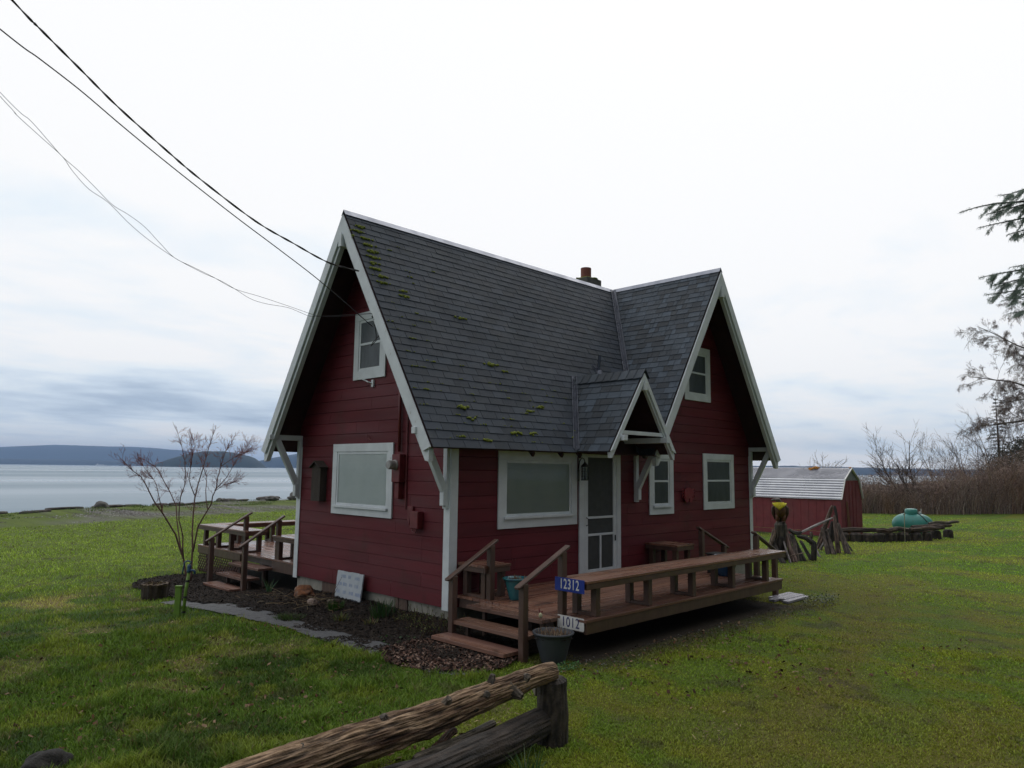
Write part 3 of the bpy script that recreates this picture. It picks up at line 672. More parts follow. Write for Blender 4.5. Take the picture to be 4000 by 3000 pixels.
# plumbing vent on the roof
mb = MB(); mb.tube([(4.41, .74, 4.1), (4.41, .70, 4.52)], .03, 12); mb.lathe((4.41, .70, 4.13), [(.10, 0), (.05, .10)], 12)
mb.ext([(4.30, .63, 4.055), (4.53, .63, 4.055), (4.53, .80, 4.32), (4.30, .80, 4.32)], (0, -.01, .012)); mb.build('roof_vent', 'valley', house)
# moss clumps on the old shingles
mb = MB(); rs = random.Random(5)
def roofpt(x, s): return Vector((x, -EV, HE))+vm*s+nf*.012
def clump(x, s, r, k):
    for _ in range(k):
        px = x+rs.gauss(0, r*1.6); q = roofpt(px, max(.0, s-abs(rs.gauss(0, r*.4))))
        e = r*rs.uniform(.35, .9); mb.blob(q, (e, e*.8, e*.75), 1, .5, 2, rs.random()*50, jit(1, .25, .1))
for s in np.arange(4.45, 3.1, -.1435): clump(-.47+rs.uniform(-.06, .12)+(.12 if s < 3.9 else 0), s, .04, 14)
for _ in range(46):
    x = -.55+abs(rs.gauss(0, .55)); clump(x, .1435*rs.randint(1, 31)+.01, rs.uniform(.010, .026), rs.randint(3, 7))
for _ in range(46):
    x = rs.uniform(-.3, 3.0); clump(x, .1435*rs.randint(1, 10)+.01, rs.uniform(.008, .022), rs.randint(2, 6))
for x, s, r in ((1.35, 1.72, .055), (1.05, 2.7, .04), (-.05, 2.95, .04), (-.02, 3.06, .035), (2.05, .9, .045), (.5, .15, .04), (1.6, .33, .04), (1.2, .32, .045), (.25, .75, .05), (.35, .55, .04), (.0, .2, .03), (1.75, .78, .03), (1.6, 1.6, .025), (.9, 3.75, .02)):
    clump(x, s, r, 10)
tag(mb.build('roof_moss', 'moss', house, smooth=True, fix=False), kind='stuff')
# small bracket rod below the upper window, insulator
mb = MB(); mb.box(-.045, -.014, 2.02, 2.08, 3.60, 3.72); mb.tube([(-.04, 2.05, 3.66), (-.09, 2.10, 3.68), (-.06, 2.20, 3.71), (-.10, 2.27, 3.74)], .012, 6); mb.build('flag_bracket', 'white', house)
mb = MB(); mb.box(-OV+.0, -OV+.09, 1.60, 1.70, 5.36, 5.44); mb.tube([(-.55, 1.66, 5.4), (-.5, 1.72, 5.2), (-.3, 1.70, 4.95), (-.05, 1.62, 4.85), (-.02, 1.5, 4.2)], .012, 6); mb.build('cable_anchor', 'dark', house)
mb = MB(); mb.lathe((-.62, 1.23, 4.58), [(.02, 0), (.03, .02), (.015, .04), (.03, .06), (.02, .08)], 10)
mb.tube([(-.62, 1.25, 4.60), (-.5, 1.34, 4.45), (-.4, 1.44, 4.28), (-.45, 1.52, 4.18), (-.5, 1.40, 4.22), (-.4, 1.28, 4.40)], .007, 5)
mb.tube([(-.62, 1.22, 4.56), (-.52, 1.18, 4.45), (-.3, 1.15, 4.35), (-.03, 1.06, 3.9), (-.03, 1.05, 3.3)], .006, 5)
mb.build('insulator', 'dark', house)
M['red_paint'] = mat('red painted metal', (.15, .018, .022), (.10, .012, .015), 8, .5, .1)
mb = MB(); mb.tube([(-.055, 1.24, 3.9), (-.055, 1.215, 2.5)], .026, 10); mb.build('conduit', 'red_paint', house, smooth=True)
mb = MB(); mb.tube([(-.03, 1.05, 3.3), (-.032, 1.035, 1.60)], .012, 6); mb.build('conduit', 'red_paint', house)

# things fixed on the walls
t = thing('electric_meter', (0, 1.17, 2.2), 'round grey electric meter on a red base beside the gable picture window', 'meter')
mb = MB(); mb.box(-.14, -.016, 1.08, 1.29, 2.02, 2.46); mb.box(-.11, -.016, 1.13, 1.24, 1.76, 2.018); mb.build('base_box', 'red_paint', t, bevel=.008)
M['meter_grey'] = mat('grey meter glass and ring', (.30, .29, .28), (.24, .235, .23), 6, .3)
mb = MB(); mb.lathe((-.14, 1.19, 2.29), [(.082, 0), (.082, -.02), (.070, -.03), (.070, -.12), (.060, -.14), (.0, -.142)], 24, axis='x', cap=False); mb.build('dial_cover', 'meter_grey', t, smooth=False)
t = thing('utility_box', (0, .68, 1.4), 'red painted utility box on the gable wall right of the window', 'utility box')
mb = MB(); mb.box(-.13, -.016, .60, .80, 1.33, 1.59); mb.build('case', 'red_paint', t, bevel=.012)
mb = MB(); mb.box(-.05, -.016, .83, .97, 1.44, 1.66); mb.build('side_plate', 'red_paint', t, bevel=.006)
mb = MB(); mb.tube([(-.05, .82, 1.36), (-.07, .80, 1.28), (-.07, .72, 1.27), (-.06, .70, 1.33)], .010, 6); mb.tube([(-.04, .92, 1.50), (-.06, .90, 1.40), (-.04, .88, 1.34)], .012, 6); mb.build('cable', 'red_paint', t)
M['bird'] = mat('grey brown weathered wood', (.055, .042, .034), (.030, .023, .019), 6, .85, 0, .5, 60, st=(4, 4, .5))
t = thing('birdhouse', (-.06, 3.57, 1.64), 'tall narrow weathered wooden birdhouse hung left of the picture window', 'birdhouse')
mb = MB(); mb.box(-.15, -.016, 3.42, 3.72, 1.64, 2.26); mb.box(-.153, -.151, 3.55, 3.59, 1.9, 1.94, (.1, .1, .1)); mb.build('body', 'bird', t, bevel=.006)
mb = MB(); mb.ext([(-.20, 3.385, 2.245), (-.20, 3.57, 2.36), (-.20, 3.57, 2.335), (-.20, 3.395, 2.225)], (.185, 0, 0)); mb.ext([(-.20, 3.755, 2.245), (-.20, 3.57, 2.36), (-.20, 3.57, 2.335), (-.20, 3.745, 2.225)], (.185, 0, 0)); mb.build('roof', 'bird', t)
mb = MB(); mb.ext([(-.149, 3.43, 2.262), (-.149, 3.71, 2.262), (-.149, 3.57, 2.33)], (.12, 0, 0)); mb.build('gable', 'bird', t)
mb = MB(); mb.tube([(-.018, 2.1, 2.74), (-.05, 2.15, 2.80), (-.05, 2.12, 2.74), (-.04, 2.03, 2.70)], .008, 5)
tag(mb.build('wall_hook', 'red_paint'), 'small rusty hook on the red wall above the gable picture window', 'hook')
t = thing('wall_lantern', (2.86, -.04, 2.2), 'black wrought lantern on the wall between front window and screen door', 'lantern')
cx_, cy_ = 2.865, -.19
mb = MB(); mb.tube([(cx_, -.03, 2.16), (cx_, -.07, 2.40), (cx_, -.12, 2.46), (cx_, -.17, 2.44), (cx_, cy_, 2.38)], .009, 6); mb.box(cx_-.03, cx_+.03, -.045, -.016, 2.05, 2.25); mb.build('arm', 'dark', t)
mb = MB(); mb.lathe((cx_, cy_, 2.30), [(.075, 0), (.06, .03), (.02, .07), (.012, .09)], 12); mb.lathe((cx_, cy_, 2.07), [(.07, 0), (.07, .015)], 12)
for k in range(8):
    a = k*math.pi/4; mb.tube([(cx_+.062*math.cos(a), cy_+.062*math.sin(a), 2.08), (cx_+.068*math.cos(a), cy_+.068*math.sin(a), 2.30)], .005, 4)
for z in (2.14, 2.22): mb.lathe((cx_, cy_, z), [(.069, 0), (.069, .006)], 12)
mb.build('cage', 'dark', t)
mb = MB(); mb.lathe((cx_, cy_, 2.085), [(.05, 0), (.05, .21)], 12); mb.build('glass', 'glass_dark', t)
t = thing('flood_light', (4.7, -.1, 2.58), 'twin dark floodlight under the eave beside the entry roof', 'floodlight')
M['lamp_grey'] = mat('grey lamp metal', (.10, .10, .11), (.06, .06, .065), 5, .35)
for k, (dx, dy) in enumerate(((-.12, -.10), (.14, -.10))):
    mb = MB(); c = Vector((4.78+dx, -.16, 2.565)); mb.tube([c+Vector((0, .06, .03)), c, c+Vector((dx*.3, -.06, -.03))], [.035, .05, .062], 12); mb.build('lamp_head', 'lamp_grey', t, smooth=True)
mb = MB(); mb.box(4.72, 4.84, -.06, -.016, 2.54, 2.62); mb.build('junction_plate', 'lamp_grey', t)
M['crab'] = mat('crimson painted wood', (.20, .008, .018), (.14, .006, .014), 6, .6)
t = thing('crab_ornament', (6.4, -.05, 1.75), 'flat crimson crab ornament hanging on the red wall between two windows', 'ornament')
def crab(k, n=28): return
mb = MB(); n = 26; pts = []
for k in range(n):
    a = 2*math.pi*k/n; pts.append((6.41+.17*math.cos(a)*(1+.10*abs(math.sin(2*a))), -.05, 1.80+.115*math.sin(a)))
mb.ext(pts, (0, -.02, 0)); mb.build('shell', 'crab', t)
for sg in (-1, 1):
    mb = MB(); pts = []
    for k in range(18):
        a = 2*math.pi*k/18; pts.append((6.41+sg*.085+.068*math.cos(a), -.048, 1.665+.05*math.sin(a)+.02*math.cos(a)*sg))
    mb.ext(pts, (0, -.02, 0)); mb.tube([(6.41+sg*.15, -.056, 1.75), (6.41+sg*.175, -.056, 1.70), (6.41+sg*.13, -.056, 1.66)], .016, 5); mb.build('claw', 'crab', t)
    for q in range(3):
        mb = MB(); mb.tube([(6.41+sg*.15, -.056, 1.86-q*.05), (6.41+sg*(.215+.01*q), -.056, 1.89-q*.06), (6.41+sg*.24, -.056, 1.86-q*.07)], .011, 5); mb.build('leg', 'crab', t)
mb = MB(); mb.tube([(6.29, -.05, 1.88), (6.40, -.02, 2.06), (6.53, -.05, 1.90)], .003, 4); mb.build('string', 'dark', t)

# ================================================================ DECKS
DZ = .42
def deck_boards(parent, x0, x1, y0, y1, along, name='floor', z=DZ, w=.138, th=.035, m=None, rs=random.Random(3)):
    mb = MB(); a = (y0 if along == 'x' else x0); end = (y1 if along == 'x' else x1)
    while a < end-.02:
        b = min(a+w, end); c = jit(1, .26, .05); e = rs.uniform(-.004, .004); dz = rs.uniform(-.0012, .0012)
        if along == 'x': mb.box(x0+e, x1+e, a, b-.006, z-th, z+dz, c)
        else: mb.box(a, b-.006, y0+e, y1+e, z-th, z+dz, c)
        a = b
    return mb.build(name, m or ('deck_'+along), parent, fix=False, bevel=.002)
def bench(parent, x0, x1, y0, y1, along, top, legs, z0=DZ, apron=.10, pair=None, name='bench'):
    """built-in bench: planks + apron; legs = positions along its length; U frames"""
    b = deck_boards(parent, x0, x1, y0, y1, along, name, z=top, w=(y1-y0+.003)/4 if along == 'x' else (x1-x0+.003)/4, th=.034)
    mb = MB(); t = .034; za, zb = top-.036-apron+.03, top-.0362
    mb.box(x0+.012, x1-.012, y0+.006, y0+.006+t, za, zb); mb.box(x0+.012, x1-.012, y1-t-.006, y1-.006, za, zb)
    mb.box(x0+.012, x0+.012+t, y0+.0405, y1-.0405, za+.001, zb); mb.box(x1-.012-t, x1-.012, y0+.0405, y1-.0405, za+.001, zb)
    mb.build('apron', 'brown', b, bevel=.003)
    for q in legs:
        if along == 'x':
            for yy in (y0+.06, y1-.15):
                m_ = MB(); m_.box(q-.045, q+.045, yy, yy+.088, z0+.002, za+.02, jit(1, .1)); m_.build('leg', 'brown', b, bevel=.004)
            m_ = MB(); m_.box(q-.04, q+.04, y0+.1485, y1-.1505, z0+.002, z0+.04); m_.build('stretcher', 'brown', b, bevel=.003)
        else:
            for xx in (x0+.06, x1-.15):
                m_ = MB(); m_.box(xx, xx+.088, q-.045, q+.045, z0+.002, za+.02, jit(1, .1)); m_.build('leg', 'brown', b, bevel=.004)
            m_ = MB(); m_.box(x0+.1485, x1-.1505, q-.04, q+.04, z0+.002, z0+.04); m_.build('stretcher', 'brown', b, bevel=.003)
    return b
def tread(parent, x0, x1, y0, y1, z, along='y', n=2, posts=()):
    t_ = deck_boards(parent, x0, x1, y0, y1, along, 'step', z=z, w=((x1-x0) if along == 'y' else (y1-y0))/n+.002, th=.045)
    for (px, py) in posts:
        g0 = gz1(px, py); m_ = MB(); m_.box(px-.025, px+.025, py-.025, py+.025, g0-.1, z-.047); m_.build('riser_post', 'old_board', t_)
    return t_
def rail(parent, lo, hi, base_lo, base_hi, along=(0, 0)):
    """lo, hi: handrail end points; base z of posts"""
    lo = Vector(lo); hi = Vector(hi); d = hi-lo
    for f, bz, nm in ((.13, base_lo, 'post'), (.88, base_hi, 'post')):
        p = lo+d*f; mb = MB(); mb.box(p.x-.044, p.x+.044, p.y-.044, p.y+.044, bz, p.z-.012, jit(1, .08)); mb.build(nm, 'brown', parent, bevel=.005)
    mb = MB(); mb.beam(lo, hi, .085, .038); mb.build('handrail', 'brown', parent, bevel=.010)
# ---- front deck
fd = thing('front_deck', (2.8, -1.2, 0), 'wet brown timber deck with steps, handrails and a long bench along the front wall', 'deck')
deck_boards(fd, .12, 5.5, -2.455, -.018, 'x')
mb = MB(); mb.box(.14, 5.48, -2.445, -2.405, .245, DZ-.037); mb.build('front_board', 'brown', fd, bevel=.003)
mb = MB(); mb.box(.132, .170, -2.404, -1.96, .262, DZ-.037); mb.build('end_board', 'brown', fd, bevel=.003)
mb = MB(); mb.box(.16, .198, -1.90, -.06, .25, DZ-.037); mb.build('end_board', 'brown', fd, bevel=.003)
mb = MB(); mb.box(5.44, 5.478, -2.40, -.06, .245, DZ-.037); mb.build('end_board', 'brown', fd, bevel=.003)
for x in (.7, 2.0, 3.7, 5.2):
    for y in (-1.6, -1.0):
        mb = MB(); mb.box(x-.05, x+.05, y-.05, y+.05, -.3, DZ-.04, (.5, .5, .5)); mb.build('support_post', 'brown', fd)
mb = MB()
for y in (-1.9, -1.3, -.7): mb.box(.2, 5.43, y-.02, y+.02, .25, DZ-.036, (.6, .6, .6))
mb.build('joist', 'brown', fd)
bench(fd, .115, 5.62, -2.47, -1.955, 'x', .885, (.42, 1.56, 2.69, 3.87, 5.03), name='bench')
bench(fd, .135, .66, -.62, -.03, 'x', .885, (.24, .56), name='bench')
bench(fd, 4.86, 5.46, -.75, -.03, 'x', .885, (4.96, 5.36), name='bench')
tread(fd, -.18, .155, -2.0, -.60, .395, posts=((.0, -1.86), (.0, -.78)))
tread(fd, -.47, -.15, -1.98, -.62, .235, posts=((-.3, -1.86), (-.3, -.78)))
tread(fd, -.77, -.45, -1.93, -.58, .075, posts=((-.62, -1.80), (-.62, -.70)))
rail(fd, (-.66, -2.03, .83), (.28, -2.03, 1.27), -.3, DZ+.001)
rail(fd, (-.57, -.63, .76), (.35, -.63, 1.24), -.3, DZ+.001)
rail(fd, (6.62, -.80, .74), (5.50, -.80, 1.19), -.3, DZ-.2)
rail(fd, (6.42, -1.93, .76), (5.48, -1.93, 1.18), -.3, DZ-.2)
tread(fd, 5.50, 5.80, -1.88, -.86, .30); tread(fd, 5.78, 6.08, -1.88, -.86, .14)
# ---- beach-side deck
bd = thing('beach_deck', (2, 6.8, 0), 'wet brown deck with benches, steps and lattice skirt on the water side', 'deck')
deck_boards(bd, .10, 7.5, 4.47, 9.2, 'y')
mb = MB(); mb.box(.105, .145, 6.97, 9.19, .24, DZ-.037); mb.build('front_board', 'brown', bd, bevel=.003)
mb = MB(); mb.box(.105, .145, 4.50, 5.55, .19, DZ-.037); mb.build('front_board', 'brown', bd, bevel=.003)
mb = MB(); mb.box(.16, .198, 5.56, 6.96, .26, DZ-.037, (.4, .4, .4)); mb.build('front_board', 'brown', bd)
mb = MB(); mb.box(.15, 7.4, 9.15, 9.188, .24, DZ-.037); mb.build('back_board', 'brown', bd)
for x in (.3, 2.2, 4.2):
    for y in (4.7, 6.2, 7.6, 9.0):
        mb = MB(); mb.box(x-.05, x+.05, y-.05, y+.05, -.6, DZ-.04, (.5, .5, .5)); mb.build('support_post', 'brown', bd)
bench(bd, .06, .56, 6.70, 9.15, 'y', .885, (6.85, 7.55, 8.2, 8.9), name='bench')
bench(bd, .565, 7.3, 8.78, 9.26, 'x', .885, (.95, 1.8, 2.9, 4.0, 5.1, 6.2), name='bench')
bench(bd, .06, .56, 4.50, 5.50, 'y', .885, (4.72, 5.36), name='bench')
tread(bd, -.19, .15, 5.52, 6.88, .25, posts=((0, 5.65), (0, 6.7)))
tread(bd, -.48, -.16, 5.50, 6.76, .085, posts=((-.3, 5.65), (-.3, 6.6)))
tread(bd, -.76, -.45, 5.50, 6.72, -.085, posts=((-.6, 5.65), (-.6, 6.55)))
rail(bd, (-.64, 5.42, .70), (.30, 5.50, 1.26), -.45, DZ-.2)
rail(bd, (-.66, 6.93, .70), (.30, 6.93, 1.26), -.45, DZ-.2)
M['lattice'] = mat('red brown lattice', (.085, .036, .028), (.055, .026, .02), 5, .7)
mb = MB(); z0, z1 = -.28, .235
for y in np.arange(6.45, 9.65, .115):
    for sg in (-1, 1):
        pts = []
        a0, a1 = y, y+sg*(z1-z0); lo_, hi_ = 6.98, 9.18
        t0 = 0; t1 = 1
        def at(t): return (a0+(a1-a0)*t, z0+(z1-z0)*t)
        ts = [t for t in np.linspace(0, 1, 25) if lo_ <= at(t)[0] <= hi_]
        if len(ts) < 2: continue
        p = at(ts[0]); q = at(ts[-1]); mb.beam((.125+.006*sg, p[0], p[1]), (.125+.006*sg, q[0], q[1]), .030, .008, up=(1, 0, 0))
mb.build('lattice', 'lattice', bd, fix=False)

# signs
M['sign_blue'] = mat('blue enamel sign', (.012, .035, .26), (.010, .030, .22), 4, .35)
M['sign_white'] = mat('white number plate', (.62, .62, .60), (.55, .55, .54), 9, .5)
M['ink'] = mat('dark blue digits', (.010, .010, .10), (.012, .012, .11), 4, .6)
def text_mesh(name, txt, size, xs, m, parent, center, ydir, off=.0, bold=0.):
    cu = bpy.data.curves.new(name, 'FONT'); cu.body = txt; cu.size = size; cu.align_x = 'CENTER'; cu.align_y = 'CENTER'; cu.extrude = .0012; cu.offset = bold
    cu.space_character = 1.12
    o = bpy.data.objects.new(name+'_c', cu); COL.objects.link(o); dg = bpy.context.evaluated_depsgraph_get()
    me = bpy.data.meshes.new_from_object(o.evaluated_get(dg)); bpy.data.objects.remove(o)
    L_ = org[parent.name]; c = Vector(center)
    for v in me.vertices: v.co = c+Vector((0, ydir*v.co.x*xs, v.co.y))+Vector((-v.co.z, 0, 0))-L_
    me.materials.clear(); me.materials.append(M[m]); ob = bpy.data.objects.new(name, me); COL.objects.link(ob); ob.parent = parent; org[ob.name] = L_
    return ob
t = thing('house_number_sign', (.1, -2.2, .75), 'blue enamel sign with white 12312 on the end of the long front bench', 'sign')
mb = MB(); mb.box(.088, .094, -2.455, -1.975, .735, .900); mb.build('plate', 'sign_blue', t, bevel=.001)
text_mesh('digits', '12312', .172, .68, 'sign_white', t, (.0865, -2.215, .820), -1, bold=.0018)
t = thing('number_plate', (.1, -2.2, .27), 'white plate with dark blue 1012 on the deck edge behind the grey pot', 'sign')
mb = MB(); mb.ext([(.118, -2.425, .29), (.118, -2.415, .28), (.118, -2.005, .28), (.118, -1.995, .29), (.118, -1.995, .425), (.118, -2.005, .435), (.118, -2.415, .435), (.118, -2.425, .425)], (.006, 0, 0)); mb.build('plate', 'sign_white', t)
text_mesh('digits', '1012', .168, .80, 'ink', t, (.1165, -2.21, .357), -1)

# pots
M['teal'] = mat('teal glazed ceramic', (.030, .16, .18), (.018, .085, .115), 5, .16, .05, 0, st=(1, 1, .45), c3=(.012, .035, .10), s3=9, a3=.58)
M['pot_grey'] = mat('grey plastic pot', (.046, .052, .062), (.038, .044, .054), 6, .5)
M['pot_blue'] = mat('deep blue glaze', (.010, .055, .12), (.006, .02, .06), 3, .12)
M['soil'] = mat('dark potting soil', (.035, .024, .018), (.02, .014, .01), 30, .95, 0, .8, 60)
def pot(name, c, rb, rt, h, m, lab, rim=.02, bulge=0., n=36):
    t = thing(name, c, lab, 'plant pot'); x, y, z = c
    mb = MB(); pr = [(rb*.96, 0)]+[(rb+(rt-rb)*q+bulge*math.sin(q*math.pi), h*q) for q in np.linspace(.02, .93, 10)]+[(rt+rim, h*.94), (rt+rim, h), (rt-.012, h), (rt-.03, h*.82)]
    mb.lathe((x, y, z), pr, n, cap=False); b = mb.build('body', m, t, smooth=True)
    mb = MB(); mb.blob((x, y, z+h*.84), (rt-.02, rt-.02, .03), 3, .5, 5); mb.build('soil', 'soil', t, smooth=True); return t
t = pot('teal_pot', (.52, -.86, DZ+.002), .095, .175, .30, 'teal', 'teal glazed pot with dry stems beside the front steps')
mb = MB()
for k in range(26):
    a = random.uniform(0, 6.3); r = random.uniform(0, .12); p = Vector((.52+r*math.cos(a), -.86+r*math.sin(a), DZ+.25)); q = p+Vector((random.gauss(0, .03), random.gauss(0, .03), random.uniform(.03, .10)))
    mb.tube([p, (p+q)/2+Vector((.005, 0, 0)), q], .003, 4, col=random.choice(((.25, .12, .08), (.1, .06, .05), (.3, .22, .12))))
tag(mb.build('dry_stems', 'chips', t), kind='stuff')
t = pot('grey_pot', (-.28, -2.28, gz1(-.28, -2.28)-.01), .135, .238, .37, 'pot_grey', 'large grey plastic pot on the grass in front of the number plate', rim=.012)
mb = MB(); z = gz1(-.28, -2.28)-.01+.37
for k in range(90):
    a = random.uniform(0, 6.3); r = math.sqrt(random.uniform(0, 1))*.2; p = Vector((-.28+r*math.cos(a), -2.28+r*math.sin(a), z-.07)); q = p+Vector((random.gauss(0, .02), random.gauss(0, .02), random.uniform(.05, .12)))
    mb.tube([p, q], .003, 3, col=random.choice(((.30, .20, .12), (.2, .12, .08), (.4, .3, .2))))
tag(mb.build('dry_stems', 'chips', t, fix=False), kind='stuff')
mb = MB(); p0 = Vector((-.30, -2.10, z-.05)); mb.tube([p0, p0+Vector((0, .02, .12)), p0+Vector((0, .01, .20))], .004, 5, col=(.15, .1, .08)); mb.build('stake', 'chips', t)
M['cream'] = mat('cream painted ornament', (.5, .5, .3), (.45, .42, .3), 8, .6)
t2 = thing('garden_stake_ornament', tuple(p0+Vector((0, .01, .2))), 'tiny cream figure with dark red wings on a stake in the grey pot', 'ornament')
c = p0+Vector((0, .01, .21)); mb = MB(); mb.blob(c, (.025, .022, .035), 2, .1); mb.build('body', 'cream', t2, smooth=True)
for sg in (-1, 1):
    mb = MB(); mb.ext([c+Vector((0, 0, .03)), c+Vector((0, sg*.035, .045)), c+Vector((0, sg*.03, .085 if sg > 0 else .06)), c+Vector((0, sg*.01, .05))], (.006, 0, 0)); mb.build('wing', 'red_paint', t2)
pot('blue_pot', (5.02, -1.62, DZ+.002), .12, .19, .36, 'pot_blue', 'dark blue glazed pot on the deck behind the far end of the bench', bulge=.03)
t = thing('planter_box', (5.3, -1.3, DZ), 'dark planter box on the deck behind the dark blue pot', 'planter')
M['dark_plastic'] = mat('charcoal planter', (.020, .022, .024), (.014, .015, .016), 5, .5)
mb = MB(); mb.ext([(5.12, -1.55, DZ+.003), (5.42, -1.55, DZ+.003), (5.42, -1.20, DZ+.003), (5.12, -1.20, DZ+.003)], (0, 0, .33)); mb.build('body', 'dark_plastic', t, bevel=.01)
mb = MB(); mb.box(5.10, 5.44, -1.57, -1.18, DZ+.333, DZ+.355); mb.build('rim', 'dark_plastic', t, bevel=.004)
# pale planks at the far end of the deck
M['pale_board'] = mat('wet pale grey planks', (.34, .33, .37), (.24, .23, .27), 5, .22, .1, .2, 40, st=(.5, 5, 5))
t = thing('plank_walk', (6.3, -2.1, 0), 'pale wet planks lying on the grass at the far end of the front deck', 'boardwalk')
for k, (x0, x1) in enumerate(((5.75, 6.62), (5.9, 6.7), (5.72, 6.74), (5.95, 6.78))):
    y = -2.42+k*.118; mb = MB(); mb.box(x0, x1, y, y+.108, gz1(6.2, y)+.012, gz1(6.2, y)+.055+random.uniform(-.004, .004)); mb.build('plank', 'pale_board', t, bevel=.004)

# leaning painted board
M['flaky_white'] = mat('flaky white painted board', (.42, .46, .50), (.34, .38, .42), 5, .7, 0, .2, 40, c3=(.10, .075, .06), s3=5.5, a3=.70)
M['faded_blue'] = mat('faded blue lettering', (.16, .24, .46), (.30, .36, .48), 14, .8)
t = thing('painted_board', (-.1, 2.4, 0), 'flaky white board with faded blue mirrored lettering leaning on the gable wall', 'board')
def lean(y, z, o=0.): return (-.16+.13*z-o, y, z)
mb = MB(); rs = random.Random(4); edge = []
ys = np.linspace(2.03, 2.80, 14); zs = np.linspace(-.02, .50, 10)
for y in ys: edge.append((y, -.02))
for z in zs[1:]: edge.append((2.80+rs.uniform(-.012, .006), z))
for y in ys[::-1][1:]: edge.append((y, .50+rs.uniform(-.006, .004)))
for z in zs[::-1][1:-1]: edge.append((2.03+rs.uniform(-.002, .004), z))
mb.ext([lean(y, z) for y, z in edge], (.022, 0, .004)); mb.build('panel', 'flaky_white', t)
mb = MB()
for row, (zc, words) in enumerate(((.425, ((2.68, 5), (2.46, 3), (2.26, 5))), (.30, ((2.74, 4), (2.58, 4), (2.40, 3), (2.24, 4))), (.175, ((2.74, 3), (2.55, 3), (2.37, 4), (2.18, 5))), (.06, ((2.32, 4), (2.18, 3))))):
    for (y, n) in words:
        for k in range(n):
            yy = y-k*.032; g = rs.choice((0, 1, 2, 3)); h = .052; w = .006
            strokes = [((yy, zc-h/2), (yy, zc+h/2))]
            if g in (0, 2): strokes.append(((yy-.016, zc-h/2), (yy-.016, zc+h/2)))
            if g in (0, 1): strokes.append(((yy, zc+h/2-.004), (yy-.018, zc+h/2-.004)))
            if g in (1, 3): strokes.append(((yy, zc), (yy-.018, zc))); strokes.append(((yy, zc-h/2+.004), (yy-.018, zc-h/2+.004)))
            for (a, b) in strokes: mb.beam(lean(*a, o=.0012), lean(*b, o=.0012), .0012, w, up=(0, 1, 0) if a[0] == b[0] else (0, 0, 1))
mb.build('lettering', 'faded_blue', t, fix=False)

# ================================================================ FOREGROUND LOGS
def lerp(a, b, t): return tuple(a[i]+(b[i]-a[i])*t for i in range(3))
def logcol(c1, c2, seed, fr=9., moss=None):
    def f(t, a, q):
        n = mnoise.noise(Vector((math.cos(a)*fr+seed, math.sin(a)*fr, t*5)))*.5+mnoise.noise(Vector((math.cos(a)*2.4, math.sin(a)*2.4+seed, t*9)))*.5
        k = min(1, max(0, .5+n*1.6)); c = lerp(c1, c2, k); d = .28 if q < .945 else (.6 if q < .97 else 1.0)
        cr_ = abs(mnoise.noise(Vector((math.cos(a)*3.2+seed*2.7, math.sin(a)*3.2, t*2.2+seed))))
        if cr_ < .045: d *= .22+.78*cr_/.045
        c = (c[0]*d, c[1]*d, c[2]*d)
        if moss and mnoise.noise(Vector((math.cos(a)*1.5, math.sin(a)*1.5, t*6+seed))) > .25: c = lerp(c, moss, .6)
        return c
    return f
def log(name, pts, rads, lab, cat='log', group=None, seg=40, n=46, groove=.18, c1=(.10, .075, .055), c2=(.30, .25, .20), seed=1, wobble=.0, parent=None, moss=None, fr=9.):
    P_ = [Vector(p) for p in pts]; out = []; rr_ = []
    for i in range(seg+1):
        t = i/seg*(len(P_)-1); k = min(int(t), len(P_)-2); u = t-k
        p = P_[k].lerp(P_[k+1], u); rr_.append(rads[k]+(rads[k+1]-rads[k])*u)
        if wobble: p = p+Vector((mnoise.noise(Vector((t*1.3, seed, 0))), mnoise.noise(Vector((t*1.3, seed, 5))), mnoise.noise(Vector((t*1.3, seed, 9)))))*wobble
        out.append(p)
    e = max(1, seg//14)
    rr_[0] *= .72; rr_[-1] *= .72
    mb = MB(); mb.tube(out, rr_, n, groove=groove, seed=seed, colf=logcol(c1, c2, seed, fr, moss))
    o = mb.build(name, 'wood_old', parent, smooth=False, fix=False)
    if lab: tag(o, lab, cat, group)
    return o, out
bl = thing('driftwood_log', (-3.4, -3.5, .3), 'long grooved driftwood log with knot stubs propped on the dark stump', 'log')
A = Vector((-2.19, -4.02, .555)); B = Vector((-4.23, -3.22, .07)); dL = (B-A)
pts = [A+dL*t for t in (0, .18, .36, .55, .75, 1.0, 1.35)]
pts[1] += Vector((0, 0, .008)); pts[2] += Vector((0, 0, -.01)); pts[3] += Vector((0, 0, -.02)); pts[4] += Vector((0, 0, -.006))
o, _ = log('log_body', pts, [.070, .090, .110, .126, .140, .150, .155], None, seg=150, n=110, groove=.15, c1=(.085, .040, .018), c2=(.42, .29, .18), seed=3, wobble=.006, parent=bl, fr=11.)
def knot(t, ang, ln, r, seed, bend=(0, 0, 0)):
    p = A+dL*t; d = dL.normalized(); s = d.cross(Vector((0, 0, 1))).normalized(); u = s.cross(d)
    if u.z < 0: u = -u; 
    if s.dot(Vector((-1, -1, 0))) < 0: s = -s         # towards the viewer
    v = (u*math.cos(ang)+s*math.sin(ang)).normalized(); r0 = .06+.03*t
    r0 *= 1.25; r *= 1.5; ln *= 1.15; q = p+v*(r0*.55); e = p+v*(r0+ln)+Vector(bend)
    mb = MB(); mb.tube([q, q.lerp(e, .45), q.lerp(e, .8), e], [r*2.8, r*1.5, r*1.05, r*.8], 16, groove=.3, wob=.2, seed=seed, colf=logcol((.05, .035, .025), (.22, .18, .14), seed, 6))
    mb.build('knot_stub', 'wood_old', bl, fix=False)
